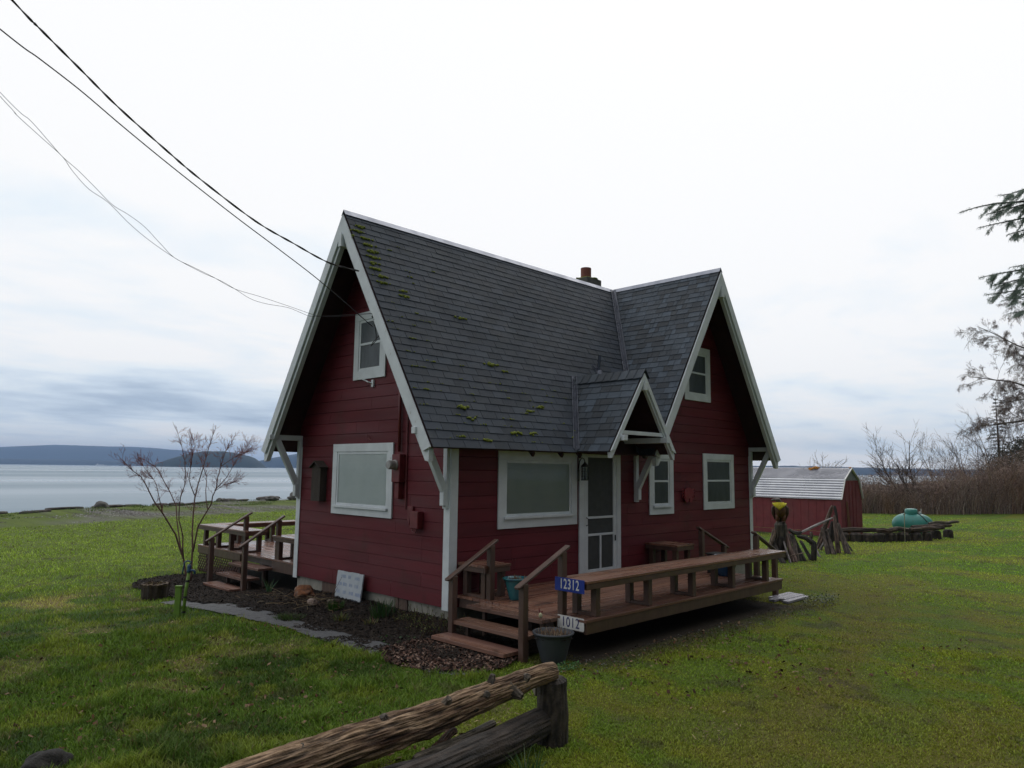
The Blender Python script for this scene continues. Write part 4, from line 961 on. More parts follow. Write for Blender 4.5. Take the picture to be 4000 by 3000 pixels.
knot(.27, .0, .045, .017, 1, (.03, -.02, .02)); knot(.135, .9, .025, .017, 2); knot(.30, 1.15, .03, .018, 3); knot(.45, .55, .035, .018, 4, (.02, -.02, .01)); knot(.20, 1.9, .045, .018, 5, (.04, -.03, 0))
knot(.66, .1, .03, .024, 6, (-.02, 0, 0)); knot(.80, 0, .02, .022, 7, (-.02, 0, 0)); knot(.78, 1.15, .02, .026, 8); knot(.93, .2, .02, .02, 9, (-.03, 0, 0)); knot(.58, -.1, .015, .02, 11); knot(.35, 2.0, .02, .018, 12)
g0 = gz1(-2.22, -4.05)
log('stump', [(-2.17, -3.95, g0-.06), (-2.165, -3.955, g0+.25), (-2.18, -3.96, .485)], [.140, .132, .124], 'upright dark stump that holds up the grooved driftwood log', 'stump', seg=22, n=50, groove=.10, c1=(.020, .016, .013), c2=(.075, .058, .045), seed=8)
log('dark_log', [(-2.27, -3.93, .13), (-2.85, -4.02, .115), (-3.5, -4.07, .10), (-4.1, -4.1, .09)], [.120, .128, .122, .118], 'thick dark wet log lying in front against the stump', 'log', seg=50, n=60, groove=.10, c1=(.014, .011, .009), c2=(.060, .044, .034), seed=12)
M['plank'] = mat('pale sawn plank', (.20, .18, .14), (.12, .105, .08), 5, .7, 0, .2, 40)
mb = MB(); mb.beam((-2.24, -3.84, .36), (-2.0, -3.52, .39), .028, .10); tag(mb.build('plank', 'plank', bevel=.003), 'short pale plank nailed behind the dark stump', 'plank')
log('thin_pole', [(-2.62, -3.72, .15), (-3.05, -3.72, .10), (-3.45, -3.72, .07)], [.032, .035, .038], 'thin pale weathered pole under the grooved driftwood log', 'log', seg=24, n=26, groove=.2, c1=(.05, .042, .032), c2=(.20, .17, .13), seed=15)
log('broken_branch', [(-2.95, -3.62, .14), (-3.10, -3.64, .11), (-3.22, -3.68, .07)], [.03, .038, .032], 'short reddish broken branch chunk beneath the grooved log', 'branch', seg=14, n=24, groove=.4, c1=(.05, .03, .02), c2=(.26, .14, .09), seed=16, wobble=.02)
log('black_log', [(-3.05, -3.86, .06), (-3.5, -3.83, .055), (-4.05, -3.78, .055), (-4.4, -3.75, .05)], [.055, .062, .065, .06], 'charred looking black log between the grooved log and the thick dark log', 'log', seg=34, n=36, groove=.3, c1=(.008, .007, .006), c2=(.045, .038, .034), seed=17)
mb = MB(); mb.tube([(-3.22, -3.9, .16), (-3.25, -3.93, .10), (-3.30, -3.95, .13), (-3.36, -3.98, .04)], .004, 5, col=(.45, .38, .28)); mb.tube([(-3.25, -3.93, .10), (-3.21, -3.92, .05)], .003, 5, col=(.45, .38, .28)); tag(mb.build('pale_twig', 'chips'), 'pale bent dry twig lying on the black log', 'twig')
mb = MB(); mb.blob((-5.37, -1.72, gz1(-5.37, -1.72)+.02), (.15, .13, .105), 4, .35, 1.4, 3, (1, 1, 1)); M['rock_dark'] = mat('dark rough rock', (.035, .032, .030), (.018, .017, .016), 18, .95, 0, .8, 60)
tag(mb.build('dark_rock', 'rock_dark', smooth=True), 'dark rough rock in the grass at the bottom left corner', 'rock')
M['leafy'] = mat('fresh green leaves', (1, 1, 1), (.7, .75, .7), 5, .5, attr=True, trans=.25)
def blades(name, spots, h, w, n, spread, cols, label, cat, lean=.45, parent=None, seg=4, group=None, kind=None, m='leafy', curl=.5):
    V = []; F = []; Cc = []
    for (x, y, z) in spots:
        for _ in range(n):
            a = random.uniform(0, 6.283); r = spread*math.sqrt(random.random()); bx, by = x+r*math.cos(a), y+r*math.sin(a)
            hh = h*random.uniform(.55, 1.1); l = lean*random.uniform(.2, 1.)*(r/spread*.8+.3); da = a+random.gauss(0, .7); sx, sy = -math.sin(da+random.gauss(0, .9)), math.cos(da+random.gauss(0, .9))
            c = random.choice(cols); c = tuple(k*random.uniform(.7, 1.25) for k in c); b0 = len(V)
            for i in range(seg+1):
                t = i/seg; ww = w*(1-t**2)*.5+.0004; off_ = l*hh*(t**(1+curl)); zz = z+hh*t*(1-.25*l*t)
                cx_, cy_ = bx+math.cos(da)*off_, by+math.sin(da)*off_
                V += [(cx_-sx*ww, cy_-sy*ww, zz), (cx_+sx*ww, cy_+sy*ww, zz)]; Cc += [c, c]
            for i in range(seg): F.append((b0+2*i, b0+2*i+1, b0+2*i+3, b0+2*i+2))
    o = np_mesh(name, V, F, np.array(Cc), m, parent)
    if parent is None: tag(o, label, cat, group, kind)
    return o
blades('grass_tuft', [(-2.85, -4.32, gz1(-2.85, -4.32))], .22, .007, 90, .09, [(.05, .12, .03), (.07, .14, .04)], 'tall grass tuft growing against the thick dark log', 'grass tuft', lean=.9)

# ================================================================ GARDEN BED
gb = lambda x, y: gz1(x, y)+.04
blades('bulb_clump', [(-.42, 1.00, gb(-.42, 1.0))], .30, .012, 150, .17, [(.030, .075, .020), (.045, .10, .025)], 'tall dark green clump of bulb leaves against the foundation', 'plant', lean=.7)
blades('bulb_clump', [(-.60, 2.02, gb(-.6, 2.0))], .20, .010, 100, .12, [(.030, .085, .012), (.05, .11, .015)], 'smaller bright green leaf clump in the mulch below the painted board', 'plant', lean=.8)
blades('yellow_tuft', [(-.98, 1.25, gb(-.98, 1.25))], .13, .007, 90, .11, [(.10, .13, .02), (.16, .15, .04)], 'yellow green grassy tuft at the path edge below the bulb leaves', 'plant', lean=1.1)
blades('faded_tuft', [(-.78, .78, gb(-.78, .78))], .10, .008, 40, .10, [(.10, .12, .02), (.20, .15, .06)], 'faded yellow tuft in the mulch right of the path edge', 'plant', lean=1.2)
blades('lily_shoot', [(-.35, 4.75, gb(-.35, 4.75))], .32, .022, 12, .05, [(.06, .13, .05), (.09, .16, .06)], 'upright green shoot in the mulch between beach steps and cottage', 'plant', lean=.8)
blades('path_tuft', [(-1.38, 1.9, gb(-1.4, 1.9)-.03), (-1.45, 2.05, gb(-1.4, 1.9)-.03)], .09, .006, 160, .16, [(.05, .11, .015), (.08, .13, .02)], 'low grass tuft growing over the grey path', 'grass tuft', lean=1.)
# budding shrub beside the front steps
sh = thing('budding_shrub', (-.42, -.15, gz1(-.4, -.1)), 'low twiggy shrub with yellow green buds between foundation and front steps', 'shrub')
mb = MB(); bud = MB(); rs = random.Random(9)
for k in range(120):
    x = -.42+rs.gauss(0, .20); y = .0+rs.uniform(-.62, .62); x = min(x, -.10); z = gb(x, y)-.03; h = rs.uniform(.12, .30); q = Vector((x+rs.gauss(0, .05), y+rs.gauss(0, .05), z+h))
    mb.tube([(x, y, z), ((x+q.x)/2+.01, (y+q.y)/2, z+h*.5), q], [.004, .0035, .003], 4, col=(.075, .05, .035))
    for j in range(3):
        t = rs.uniform(.35, 1); c = Vector((x, y, z)).lerp(q, t)
        for s_ in range(2):
            d = Vector((rs.gauss(0, 1), rs.gauss(0, 1), rs.uniform(0, 1.6))).normalized()*rs.uniform(.018, .034); sd_ = d.cross(Vector((0, 0, 1))).normalized()*.008
            cc = rs.choice(((.14, .17, .03), (.09, .15, .025), (.20, .19, .05), (.06, .10, .02))); bud.add([c, c+d*.5+sd_, c+d, c+d*.5-sd_], [(0, 1, 2, 3)], cc)
tag(mb.build('stems', 'chips', sh, fix=False), kind='stuff'); tag(bud.build('buds', 'leafy', sh, fix=False), kind='stuff')
# low weeds beside the pot
def leafpatch(name, c, rx, ry, n, size, cols, label, cat='weeds', kind=None, h=.03, m='leafy'):
    V = []; F = []; Cc = []
    for _ in range(n):
        a = random.uniform(0, 6.28); r = math.sqrt(random.random()); x = c[0]+rx*r*math.cos(a); y = c[1]+ry*r*math.sin(a); z = gz1(x, y)+random.uniform(.005, h)
        d = Vector((random.gauss(0, 1), random.gauss(0, 1), random.uniform(-.2, .9))).normalized()*size*random.uniform(.5, 1.2); s_ = d.cross(Vector((random.gauss(0, .3), random.gauss(0, .3), 1))).normalized()*size*.35
        p = Vector((x, y, z)); b0 = len(V); V += [tuple(p), tuple(p+d*.5+s_), tuple(p+d), tuple(p+d*.5-s_)]; cc = random.choice(cols); k = random.uniform(.7, 1.3); Cc += [tuple(q*k for q in cc)]*4; F.append((b0, b0+1, b0+2, b0+3))
    o = np_mesh(name, V, F, np.array(Cc), m); return tag(o, label, cat, None, kind)
leafpatch('clover_patch', (-.42, -2.62), .22, .10, 170, .035, [(.05, .15, .035), (.08, .20, .06)], 'bright green clover patch at the foot of the grey pot', h=.07, kind='stuff')
leafpatch('weed_patch', (-1.05, -.25), .25, .3, 40, .05, [(.06, .14, .04)], 'small green weeds at the path edge before the front steps', h=.04, kind='stuff')
leafpatch('weed_patch', (6.3, -2.75), .55, .25, 420, .04, [(.05, .09, .035), (.04, .06, .02), (.09, .10, .04)], 'dark low weeds beside the pale planks', h=.14, kind='stuff')
# mulch chips, leaf litter, twigs
def scatter(name, region, n, size, cols, h0, flat=.35, m='chips', bounds=None, elong=2.):
    x = rng.uniform(bounds[0], bounds[1], n*4); y = rng.uniform(bounds[2], bounds[3], n*4); k = region(x, y); x = x[k][:n]; y = y[k][:n]; n = len(x)
    z = gz(x, y)+h0(x, y); a = rng.uniform(0, 6.28, n); t = rng.normal(0, flat, n); s = size*rng.uniform(.4, 1.3, n)
    dx = np.c_[np.cos(a)*np.cos(t), np.sin(a)*np.cos(t), np.sin(t)]*s[:, None]; t2 = rng.normal(0, flat, n)
    dy = np.c_[-np.sin(a)*np.cos(t2), np.cos(a)*np.cos(t2), np.sin(t2)]*(s/elong*rng.uniform(.6, 1.4, n))[:, None]
    up = np.array([0, 0, 1.])*(s*.22)[:, None]; p = np.c_[x, y, z]
    V = np.stack([p-dx-dy*.6, p+dx*.9-dy, p+dx+dy*.7, p-dx*.8+dy, p+up], 1).reshape(-1, 3); b0 = np.arange(n)[:, None]*5
    F = np.concatenate([b0+np.array([[0, 1, 4]]), b0+np.array([[1, 2, 4]]), b0+np.array([[2, 3, 4]]), b0+np.array([[3, 0, 4]])])
    C_ = np.array(cols)[rng.integers(0, len(cols), n)]*rng.uniform(.6, 1.4, n)[:, None]
    o = np_mesh(name, V, F, np.repeat(C_, 5, 0), m); return o
bedz = lambda x, y: .035+.05*(fbm(x, y, 4, 13)-.35)+.07*ss(-.9, -.1, x)*ss(4.6, 3.8, y)*ss(-.5, .2, y)
BK = [(.020, .014, .011), (.030, .022, .017), (.012, .010, .009), (.045, .035, .028)]
bed_near = lambda x, y: in_bed(x, y) & (y > -1.75)
tag(scatter('bark_mulch', bed_near, 26000, .020, BK, bedz, bounds=(-2.6, .1, -2, 9)), 'dark bark chips covering the bed along the gable wall', 'mulch', None, 'stuff')
spill = lambda x, y: in_path(x, y) & (fbm(x, y, 3.1, 77) > .53-.06*ss(2.5, 0, y)) & ((path_in(y)-x) < .18+.35*ss(2.5, .3, y))
tag(scatter('soil_crumbs', spill, 7000, .017, BK, lambda x, y: .02+0*x, bounds=(-2.3, -1.0, -2, 5.6)), 'dark soil crumbs spilled over the grey path', 'soil', None, 'stuff')
LF = [(.095, .050, .038), (.15, .082, .060), (.06, .032, .026), (.26, .18, .14), (.035, .022, .018), (.025, .018, .015)]
litter = lambda x, y: (((x+1.05)/.75)**2+((y+1.25)/.85)**2 < 1+.5*(fbm(x, y, 3, 8)-.5)) & (x+y*.25 > -2.1)
tag(scatter('leaf_litter', litter, 5600, .019, LF, lambda x, y: .03+.02*vn(x, y, 8), bounds=(-2, -.2, -2.3, -.3), elong=1.3, flat=.6), 'reddish brown fallen leaves heaped before the front steps', 'leaves', None, 'stuff')
lit2 = lambda x, y: (fbm(x, y, 1.1, 91) > .57) & ~in_bed(x, y) & ~in_path(x, y) & ~((x > -.1) & (x < 9.3) & (y > -2.5) & (y < 4.5))
tag(scatter('lawn_leaves', lit2, 1500, .020, [(.13, .06, .035), (.20, .13, .08), (.07, .035, .02)], lambda x, y: .02+.01*vn(x, y, 8), bounds=(-5.5, 5, -5.5, 3), elong=1.4, flat=.5), 'brown fallen leaves scattered over the lawn', 'leaves', None, 'stuff')
lit4 = lambda x, y: (fbm(x, y, 1.3, 21) > .655) & ~in_bed(x, y) & ~in_path(x, y) & (x < -.2)
tag(scatter('straw_thatch', lit4, 5200, .022, [(.22, .16, .09), (.30, .23, .13), (.12, .08, .05), (.08, .05, .035), (.38, .31, .19)], lambda x, y: .012+.018*vn(x, y, 9), bounds=(-6, 0, -6, 9), elong=6., flat=.4), 'dry straw coloured thatch in worn patches of the left lawn', 'thatch', None, 'stuff')
lit3 = lambda x, y: (np.abs(y+2.75) < .30) & (x > -.3) & (x < 6.5)
tag(scatter('deck_edge_debris', lit3, 1300, .012, [(.05, .04, .03), (.11, .08, .06), (.16, .16, .15), (.08, .05, .03)], lambda x, y: .008+0*x, bounds=(-.3, 6.5, -3.4, -2.4), elong=1.5), 'small stones and crumbs along the edge of the front deck', 'debris', None, 'stuff')
mb = MB(); rs = random.Random(21)
for k in range(230):
    if k < 170: x, y = -.62+rs.gauss(0, .22), 2.75+rs.gauss(0, .42)
    else: x, y = -.5+rs.gauss(0, .25), 4.35+rs.gauss(0, .45)
    x = min(x, -.05); a = rs.uniform(0, 6.28); l = rs.uniform(.06, .34); z = gb(x, y)+rs.uniform(.0, .10 if k < 170 else .03)
    p = Vector((x, y, z)); q = p+Vector((math.cos(a)*l, math.sin(a)*l, rs.gauss(0, .035))); m_ = (p+q)/2+Vector((rs.gauss(0, .02), rs.gauss(0, .02), .015))
    q.x = min(q.x, -.04); m_.x = min(m_.x, -.04)
    mb.tube([p, m_, q], .0032, 3, col=rs.choice(((.22, .15, .09), (.12, .08, .055), (.30, .24, .15), (.08, .055, .04))))
tag(mb.build('twig_heap', 'chips', fix=False), 'heap of dry twigs and stalks in the bed below the painted board', 'twigs', None, 'stuff')
mb = MB(); mb.blob((-.42, 3.32, gb(-.4, 3.3)+.09), (.15, .20, .13), 4, .45, 1.8, 5); M['rusty'] = mat('orange brown mottled root ball', (.26, .10, .04), (.09, .05, .035), 14, .9, 0, .8, 60, c3=(.30, .26, .20), s3=9, a3=.6)
tag(mb.build('root_ball', 'rusty', smooth=True), 'orange brown root ball by the left end of the foundation', 'root ball')
mb = MB(); mb.blob((-.66, 2.62, gb(-.6, 2.6)+.04), (.07, .10, .07), 3, .4, 2, 6); M['pale_stone'] = mat('pale pinkish stone', (.34, .26, .22), (.20, .16, .14), 9, .9, 0, .5)
tag(mb.build('pale_stone', 'pale_stone', smooth=True), 'pale pinkish stone in the twigs below the painted board', 'stone')
log('wood_chunk', [(-.50, 2.27, gb(-.5, 2.3)-.05), (-.49, 2.28, gb(-.5, 2.3)+.12)], [.10, .09], 'weathered short stump piece in front of the painted board', 'stump', seg=10, n=36, groove=.35, c1=(.05, .035, .025), c2=(.22, .17, .12), seed=33)
mb = MB()
for P_ in ([(-.42, 2.45, .02), (-.40, 2.47, .18), (-.36, 2.40, .30), (-.33, 2.30, .46)], [(-.45, 2.35, .02), (-.42, 2.36, .20), (-.40, 2.31, .30)], [(-.48, 2.10, .02), (-.45, 2.14, .10), (-.44, 2.08, .16)]):
    mb.tube([Vector(p) for p in P_], [.005, .004, .003, .002][:len(P_)], 5, col=(.09, .045, .035))
tag(mb.build('bare_stems', 'chips'), 'thin bare stems standing in front of the painted board', 'stems', None, 'stuff')

# stump planter and hydrant on the left
px_, py_ = -1.93, 6.0; g0 = gz1(px_, py_)
t = thing('stump_planter', (px_, py_, g0), 'hollow mossy stump planter at the left end of the mulch bed', 'planter')
mb = MB(); prof = [(.20, -.05), (.215, .06), (.22, .20), (.235, .27), (.19, .28), (.17, .20), (.16, .17)]
mb.lathe((px_, py_, g0), prof, 40, cap=False)
for i, v in enumerate(mb.v):
    a = math.atan2(v[1]-py_, v[0]-px_); k = 1+.16*mnoise.noise(Vector((math.cos(a)*3, math.sin(a)*3, v[2]*2)))+.10*mnoise.noise(Vector((math.cos(a)*9, math.sin(a)*9, 1)))
    mb.v[i] = (px_+(v[0]-px_)*k, py_+(v[1]-py_)*k, v[2]+.05*mnoise.noise(Vector((math.cos(a)*4, math.sin(a)*4, 7)))); 
    n_ = mnoise.noise(Vector((math.cos(a)*8, math.sin(a)*8, v[2]*3))); mb.c[i] = lerp((.035, .024, .018), (.16, .11, .06) if v[2] > g0+.22 else (.06, .045, .03), min(1, max(0, .4+n_)))
mb.build('stump_shell', 'wood_old', t, fix=False)
mb = MB(); mb.blob((px_, py_, g0+.16), (.19, .19, .07), 3, .5, 3); mb.build('soil', 'soil', t, smooth=True)
mb = MB()
for k in range(60):
    a = random.uniform(0, 6.28); r = random.uniform(0, .2); p = Vector((px_+r*math.cos(a), py_+r*math.sin(a), g0+.2)); q = p+Vector((random.gauss(0, .08), random.gauss(0, .08), random.uniform(.02, .12)))
    mb.tube([p, (p+q)/2+Vector((0, 0, .03)), q], .003, 3, col=random.choice(((.2, .15, .08), (.10, .05, .05), (.12, .10, .03))))
tag(mb.build('dry_stems', 'chips', t, fix=False), kind='stuff')
M['lime'] = mat('lime green painted post', (.13, .24, .025), (.10, .19, .022), 6, .55, .1, .1, c3=(.05, .07, .02), s3=14, a3=.66)
M['hyd_blue'] = mat('blue enamel pump head', (.012, .045, .13), (.02, .07, .14), 9, .35)
hx, hy = -2.47, 3.28; g0 = gz1(hx, hy)
t = thing('yard_hydrant', (hx, hy, g0), 'blue headed yard hydrant strapped to a lime green post beside the path', 'hydrant')
rv = Vector((.707, -.707, 0)); fv = Vector((.707, .707, 0)); c = Vector((hx, hy, 0))
mb = MB(); a = c-rv*.085; mb.beam(a+Vector((0, 0, g0-.1)), a+Vector((0, 0, .40)), .088, .05, up=(fv.x, fv.y, 0)); mb.build('post', 'lime', t, bevel=.006)
mb = MB(); mb.beam(a+rv*.0+Vector((0, 0, .40)), a+Vector((0, 0, .425)), .10, .06, up=(fv.x, fv.y, 0)); mb.build('post_cap', 'lime', t, bevel=.004)
mb = MB(); mb.tube([c+rv*.01+Vector((0, 0, g0-.1)), c+rv*.02+Vector((0, 0, .30)), c+rv*.055+Vector((0, 0, .62))], .024, 14); mb.build('pipe', 'lime', t, smooth=True)
for z, o_ in ((.48, .041), (.24, .02), (.02, .012)):
    mb = MB(); mb.lathe(tuple(c+rv*o_+Vector((0, 0, z))), [(.027, 0), (.027, .03)], 14); mb.build('strap', 'dark', t)
h0 = c+rv*.055+Vector((0, 0, .62))
mb = MB(); mb.lathe(tuple(h0), [(.030, 0), (.034, .03), (.026, .05), (.03, .09), (.024, .12)], 14); mb.tube([h0+Vector((0, 0, .03)), h0+rv*.06+Vector((0, 0, .035)), h0+rv*.085+Vector((0, 0, .02)), h0+rv*.09+Vector((0, 0, -.02))], .017, 10); mb.build('head', 'hyd_blue', t, smooth=True)
mb = MB(); mb.tube([h0+Vector((0, 0, .11)), h0+Vector((0, 0, .16))+rv*.03, h0+Vector((0, 0, .175))-rv*.03, h0+Vector((0, 0, .15))-rv*.075, h0+Vector((0, 0, .02))-rv*.095, h0+Vector((0, 0, -.03))-rv*.10], .011, 8); mb.build('lever', 'hyd_blue', t, smooth=True)

# ================================================================ TREES
def branch(mb, p, d, length, r, depth, col, spread=.55, up=.15, nseg=4, kids=3, shrink=.62, twc=None, rs=random, grav=0., start=.3, minr=.0025, wig=.12, rfall=.55, leaf=None):
    pts = [Vector(p)]; rad = [r]; d = Vector(d).normalized()
    for i in range(nseg):
        d = (d+Vector((rs.gauss(0, wig), rs.gauss(0, wig), rs.gauss(0, wig)+up*.25-grav*.25))).normalized()
        pts.append(pts[-1]+d*length/nseg); rad.append(max(minr, r*(1-(i+1)/nseg*(1-rfall))))
    mb.tube(pts, rad, 3 if r < .02 else (5 if r < .06 else 8), cap=False, col=col if (r > .012 or not twc) else twc)
    if leaf and depth <= 1: leaf(pts)
    if depth <= 0: return
    for k in range(kids):
        t = start+(1-start)*(k+rs.random())/kids; i = min(int(t*nseg), nseg-1); q = pts[i].lerp(pts[i+1], t*nseg-i)
        ax = (pts[i+1]-pts[i]).normalized(); per = ax.orthogonal().normalized(); per = (Matrix.Rotation(rs.uniform(0, 6.28), 3, ax) @ per)
        nd = (ax*math.cos(spread)+per*math.sin(spread)*rs.uniform(.7, 1.3)).normalized()
        branch(mb, q, nd, length*shrink*rs.uniform(.7, 1.2), max(minr, rad[i]*.62), depth-1, col, spread, up, nseg, kids, shrink, twc, rs, grav, start, minr, wig, rfall, leaf)
# bare red maple beside the beach deck
mx_, my_ = -.75, 7.41; g0 = gz1(mx_, my_)
t = thing('red_maple', (mx_, my_, g0), 'small leafless tree with reddish twigs by the beach deck steps', 'tree'); rs = random.Random(31)
LR = Vector((.93, -.37, 0)); LF_ = Vector((.37, .93, 0))
def MP(X_, Y_, dep=0): return Vector((mx_, my_, 0))+LR*((X_-705)*.00277)+LF_*dep+Vector((0, 0, g0+(1290-Y_)*.00277))
stems = [([(700, 1300, 0), (655, 1115, 0), (590, 930, -.1), (500, 770, -.25), (400, 610, -.4), (340, 500, -.45), (260, 430, -.5), (180, 345, -.5)], .028),
 ([(655, 1115, 0), (605, 940, .1), (582, 720, .25), (470, 520, .4), (410, 420, .5), (290, 350, .6)], .020),
 ([(655, 1110, .0), (640, 950, .0), (605, 820, -.1), (605, 650, -.2), (640, 480, -.2), (590, 270, -.1), (520, 90, -.1)], .020),
 ([(710, 1300, .03), (712, 1150, .03), (705, 920, .1), (700, 660, .3), (745, 450, .45), (785, 260, .5), (830, 100, .5)], .030),
 ([(712, 1060, 0), (742, 870, -.1), (820, 700, -.3), (842, 590, -.35), (872, 420, -.4), (900, 300, -.5), (960, 190, -.5)], .022),
 ([(800, 745, -.2), (782, 600, .1), (785, 500, .3), (700, 300, .5), (640, 130, .6)], .014),
 ([(842, 600, -.3), (920, 500, -.2), (1010, 330, .0), (1110, 180, .1)], .013),
 ([(845, 600, -.3), (900, 560, -.3), (1000, 520, -.4)], .009), ([(872, 420, -.4), (960, 350, -.5), (1110, 280, -.6)], .010),
 ([(700, 640, .2), (660, 520, .1), (670, 350, 0), (640, 180, -.1)], .013), ([(490, 760, -.2), (440, 560, -.1), (380, 480, .1), (300, 370, .2)], .012)]
tk = MB(); tw = MB(); bc = (.17, .095, .075)
for pts_, r0 in stems:
    P3 = [MP(*q) for q in pts_]; rad = [r0*.82*(1-.85*i/(len(P3)-1)) for i in range(len(P3))]
    pp = []; rr2 = []
    for i in range(len(P3)-1):
        for u in (0, .5): pp.append(P3[i].lerp(P3[i+1], u)+Vector((rs.gauss(0, .008), rs.gauss(0, .008), 0))); rr2.append(rad[i]+(rad[i+1]-rad[i])*u)
    pp.append(P3[-1]); rr2.append(rad[-1]); tk.tube(pp, rr2, 7, col=bc)
    for k in range(24):
        f = rs.uniform(.38, 1)**.8; i = min(int(f*(len(pp)-1)), len(pp)-2); q = pp[i]; d = (pp[i+1]-pp[i]).normalized()
        v = (d+Vector((rs.gauss(0, .6), rs.gauss(0, .6), rs.gauss(0, .25)))).normalized()
        branch(tw, q, v, rs.uniform(.08, .19), .0040, 3, (.27, .11, .105), .5, .25, 3, 2, .75, rs=rs, minr=.0020)
tk.build('trunk', 'bark', t, smooth=True, fix=False); tw.build('crown', 'bark', t, fix=False)

# thicket along the far side of the yard
def thicket_top(x, y):     # height above ground along the band
    s_ = y
    return np.interp(y, [-14, -6, -1, 1.5, 3.5, 5.5, 8, 14], [8.0, 7.2, 5.2, 4.3, 3.6, 3.0, 2.55, 2.4])
def front_x(y): return np.interp(y, [-14, -6, 1.5, 4, 8, 16], [52, 50, 46.5, 43, 38.6, 36])
n = 15000
y = rng.uniform(-9, 17, n); dep = rng.uniform(0, 1, n)**1.3*5.5; x = front_x(y)+dep+.5*(vn(y, y*0, 1.1, 3)-.5)
h = thicket_top(x, y)*(rng.uniform(.42, 1.05, n))*(.42+1.15*fbm(y, x, .55, 12)); h = h*(.55+.45*np.clip(dep/1.6, 0, 1))
a = rng.uniform(0, 6.28, n); lean_ = rng.uniform(.05, .8, n)*h; zb = gz(x, y)-.05
w = rng.uniform(.006, .018, n); S = 5; V = []; C_ = []
pal = np.array([(.36, .26, .235), (.28, .21, .20), (.46, .35, .31), (.19, .14, .135), (.40, .25, .20), (.60, .50, .43), (.36, .27, .18)])
cidx = pal[rng.integers(0, len(pal), n)]*rng.uniform(.7, 1.2, n)[:, None]
warm = ss(.5, .65, fbm(y, x, .5, 44))[:, None]; cidx = cidx*(1-warm*.5)+np.array([.48, .28, .17])*warm*.5
ph = rng.uniform(0, 6.28, (n, 2))
for i in range(S+1):
    t_ = i/S; ox = np.cos(a)*lean_*t_**2+.10*np.sin(ph[:, 0]+t_*5)*t_; oy = np.sin(a)*lean_*t_**2+.10*np.sin(ph[:, 1]+t_*6)*t_; zz = zb+h*(t_-.18*t_**3)
    ww = w*(1-.75*t_); V += [np.c_[x+ox, y+oy-ww, zz], np.c_[x+ox+ww, y+oy+ww*.6, zz], np.c_[x+ox-ww, y+oy+ww*.6, zz]]; C_ += [cidx]*3
V = np.stack(V, 1); k3 = 3*(S+1); b0 = np.arange(n)[:, None]*k3; F = []
for i in range(S):
    for j in range(3): F.append(b0+np.array([[3*i+j, 3*i+(j+1) % 3, 3*i+3+(j+1) % 3, 3*i+3+j]]))
o = np_mesh('thicket', V.reshape(-1, 3), np.concatenate(F), np.repeat(cidx, k3, 0), 'bark')
tag(o, 'dense leafless brown bramble thicket along the far edge of the yard', 'thicket', None, 'stuff')
# fine side twigs and dark dead leaves in the thicket
n = 60000
y = rng.uniform(-9, 17, n); dep = rng.uniform(.1, 1, n)**1.3*5.; x = front_x(y)+dep; H_ = thicket_top(x, y)*(.80+.4*fbm(y, x, .45, 12)); z = gz(x, y)+H_*rng.uniform(.05, .92, n)*(.6+.4*np.clip(dep/1.6, 0, 1))
d = rng.normal(0, 1, (n, 3)); d[:, 2] = np.abs(d[:, 2])*.7; d /= np.linalg.norm(d, axis=1)[:, None]; l = rng.uniform(.10, .45, n); e = rng.normal(0, 1, (n, 3)); e = np.cross(d, e); e /= np.linalg.norm(e, axis=1)[:, None]; wd = rng.uniform(.004, .010, n); lf = rng.random(n) < .10; wd[lf] = .035; l[lf] = .07
p = np.c_[x, y, z]; V = np.stack([p-e*wd[:, None], p+e*wd[:, None], p+d*l[:, None]], 1).reshape(-1, 3); cc = pal[rng.integers(0, len(pal), n)]*rng.uniform(.6, 1.2, n)[:, None]; cc[lf] *= .45
o = np_mesh('thicket_twigs', V, np.arange(n*3).reshape(-1, 3), np.repeat(cc, 3, 0), 'bark'); tag(o, 'fine side twigs and dead leaves filling the brown bramble thicket', 'thicket', None, 'stuff')
# dark undergrowth deep in the thicket
xs = np.linspace(0, 1, 12); ys = np.linspace(-10, 18, 110); XX, YY = np.meshgrid(xs, ys, indexing='ij'); q = XX.ravel(); yy = YY.ravel(); xx = front_x(yy)+1.6+q*5
zz = gz(xx, yy)-.1+thicket_top(xx, yy)*.62*np.sin(np.clip(q*2.2, 0, 1)*1.57)*(.7+.6*fbm(xx, yy, 1.1, 61)); i = np.arange(11)[:, None]*110+np.arange(109)[None, :]
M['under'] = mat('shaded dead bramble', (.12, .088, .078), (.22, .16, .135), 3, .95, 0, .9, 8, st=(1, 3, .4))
o = np_mesh('undergrowth', np.c_[xx, yy, zz], np.stack([i, i+110, i+111, i+1], -1).reshape(-1, 4), None, 'under'); tag(o, 'dark tangled undergrowth inside the brown thicket', 'undergrowth', None, 'stuff')

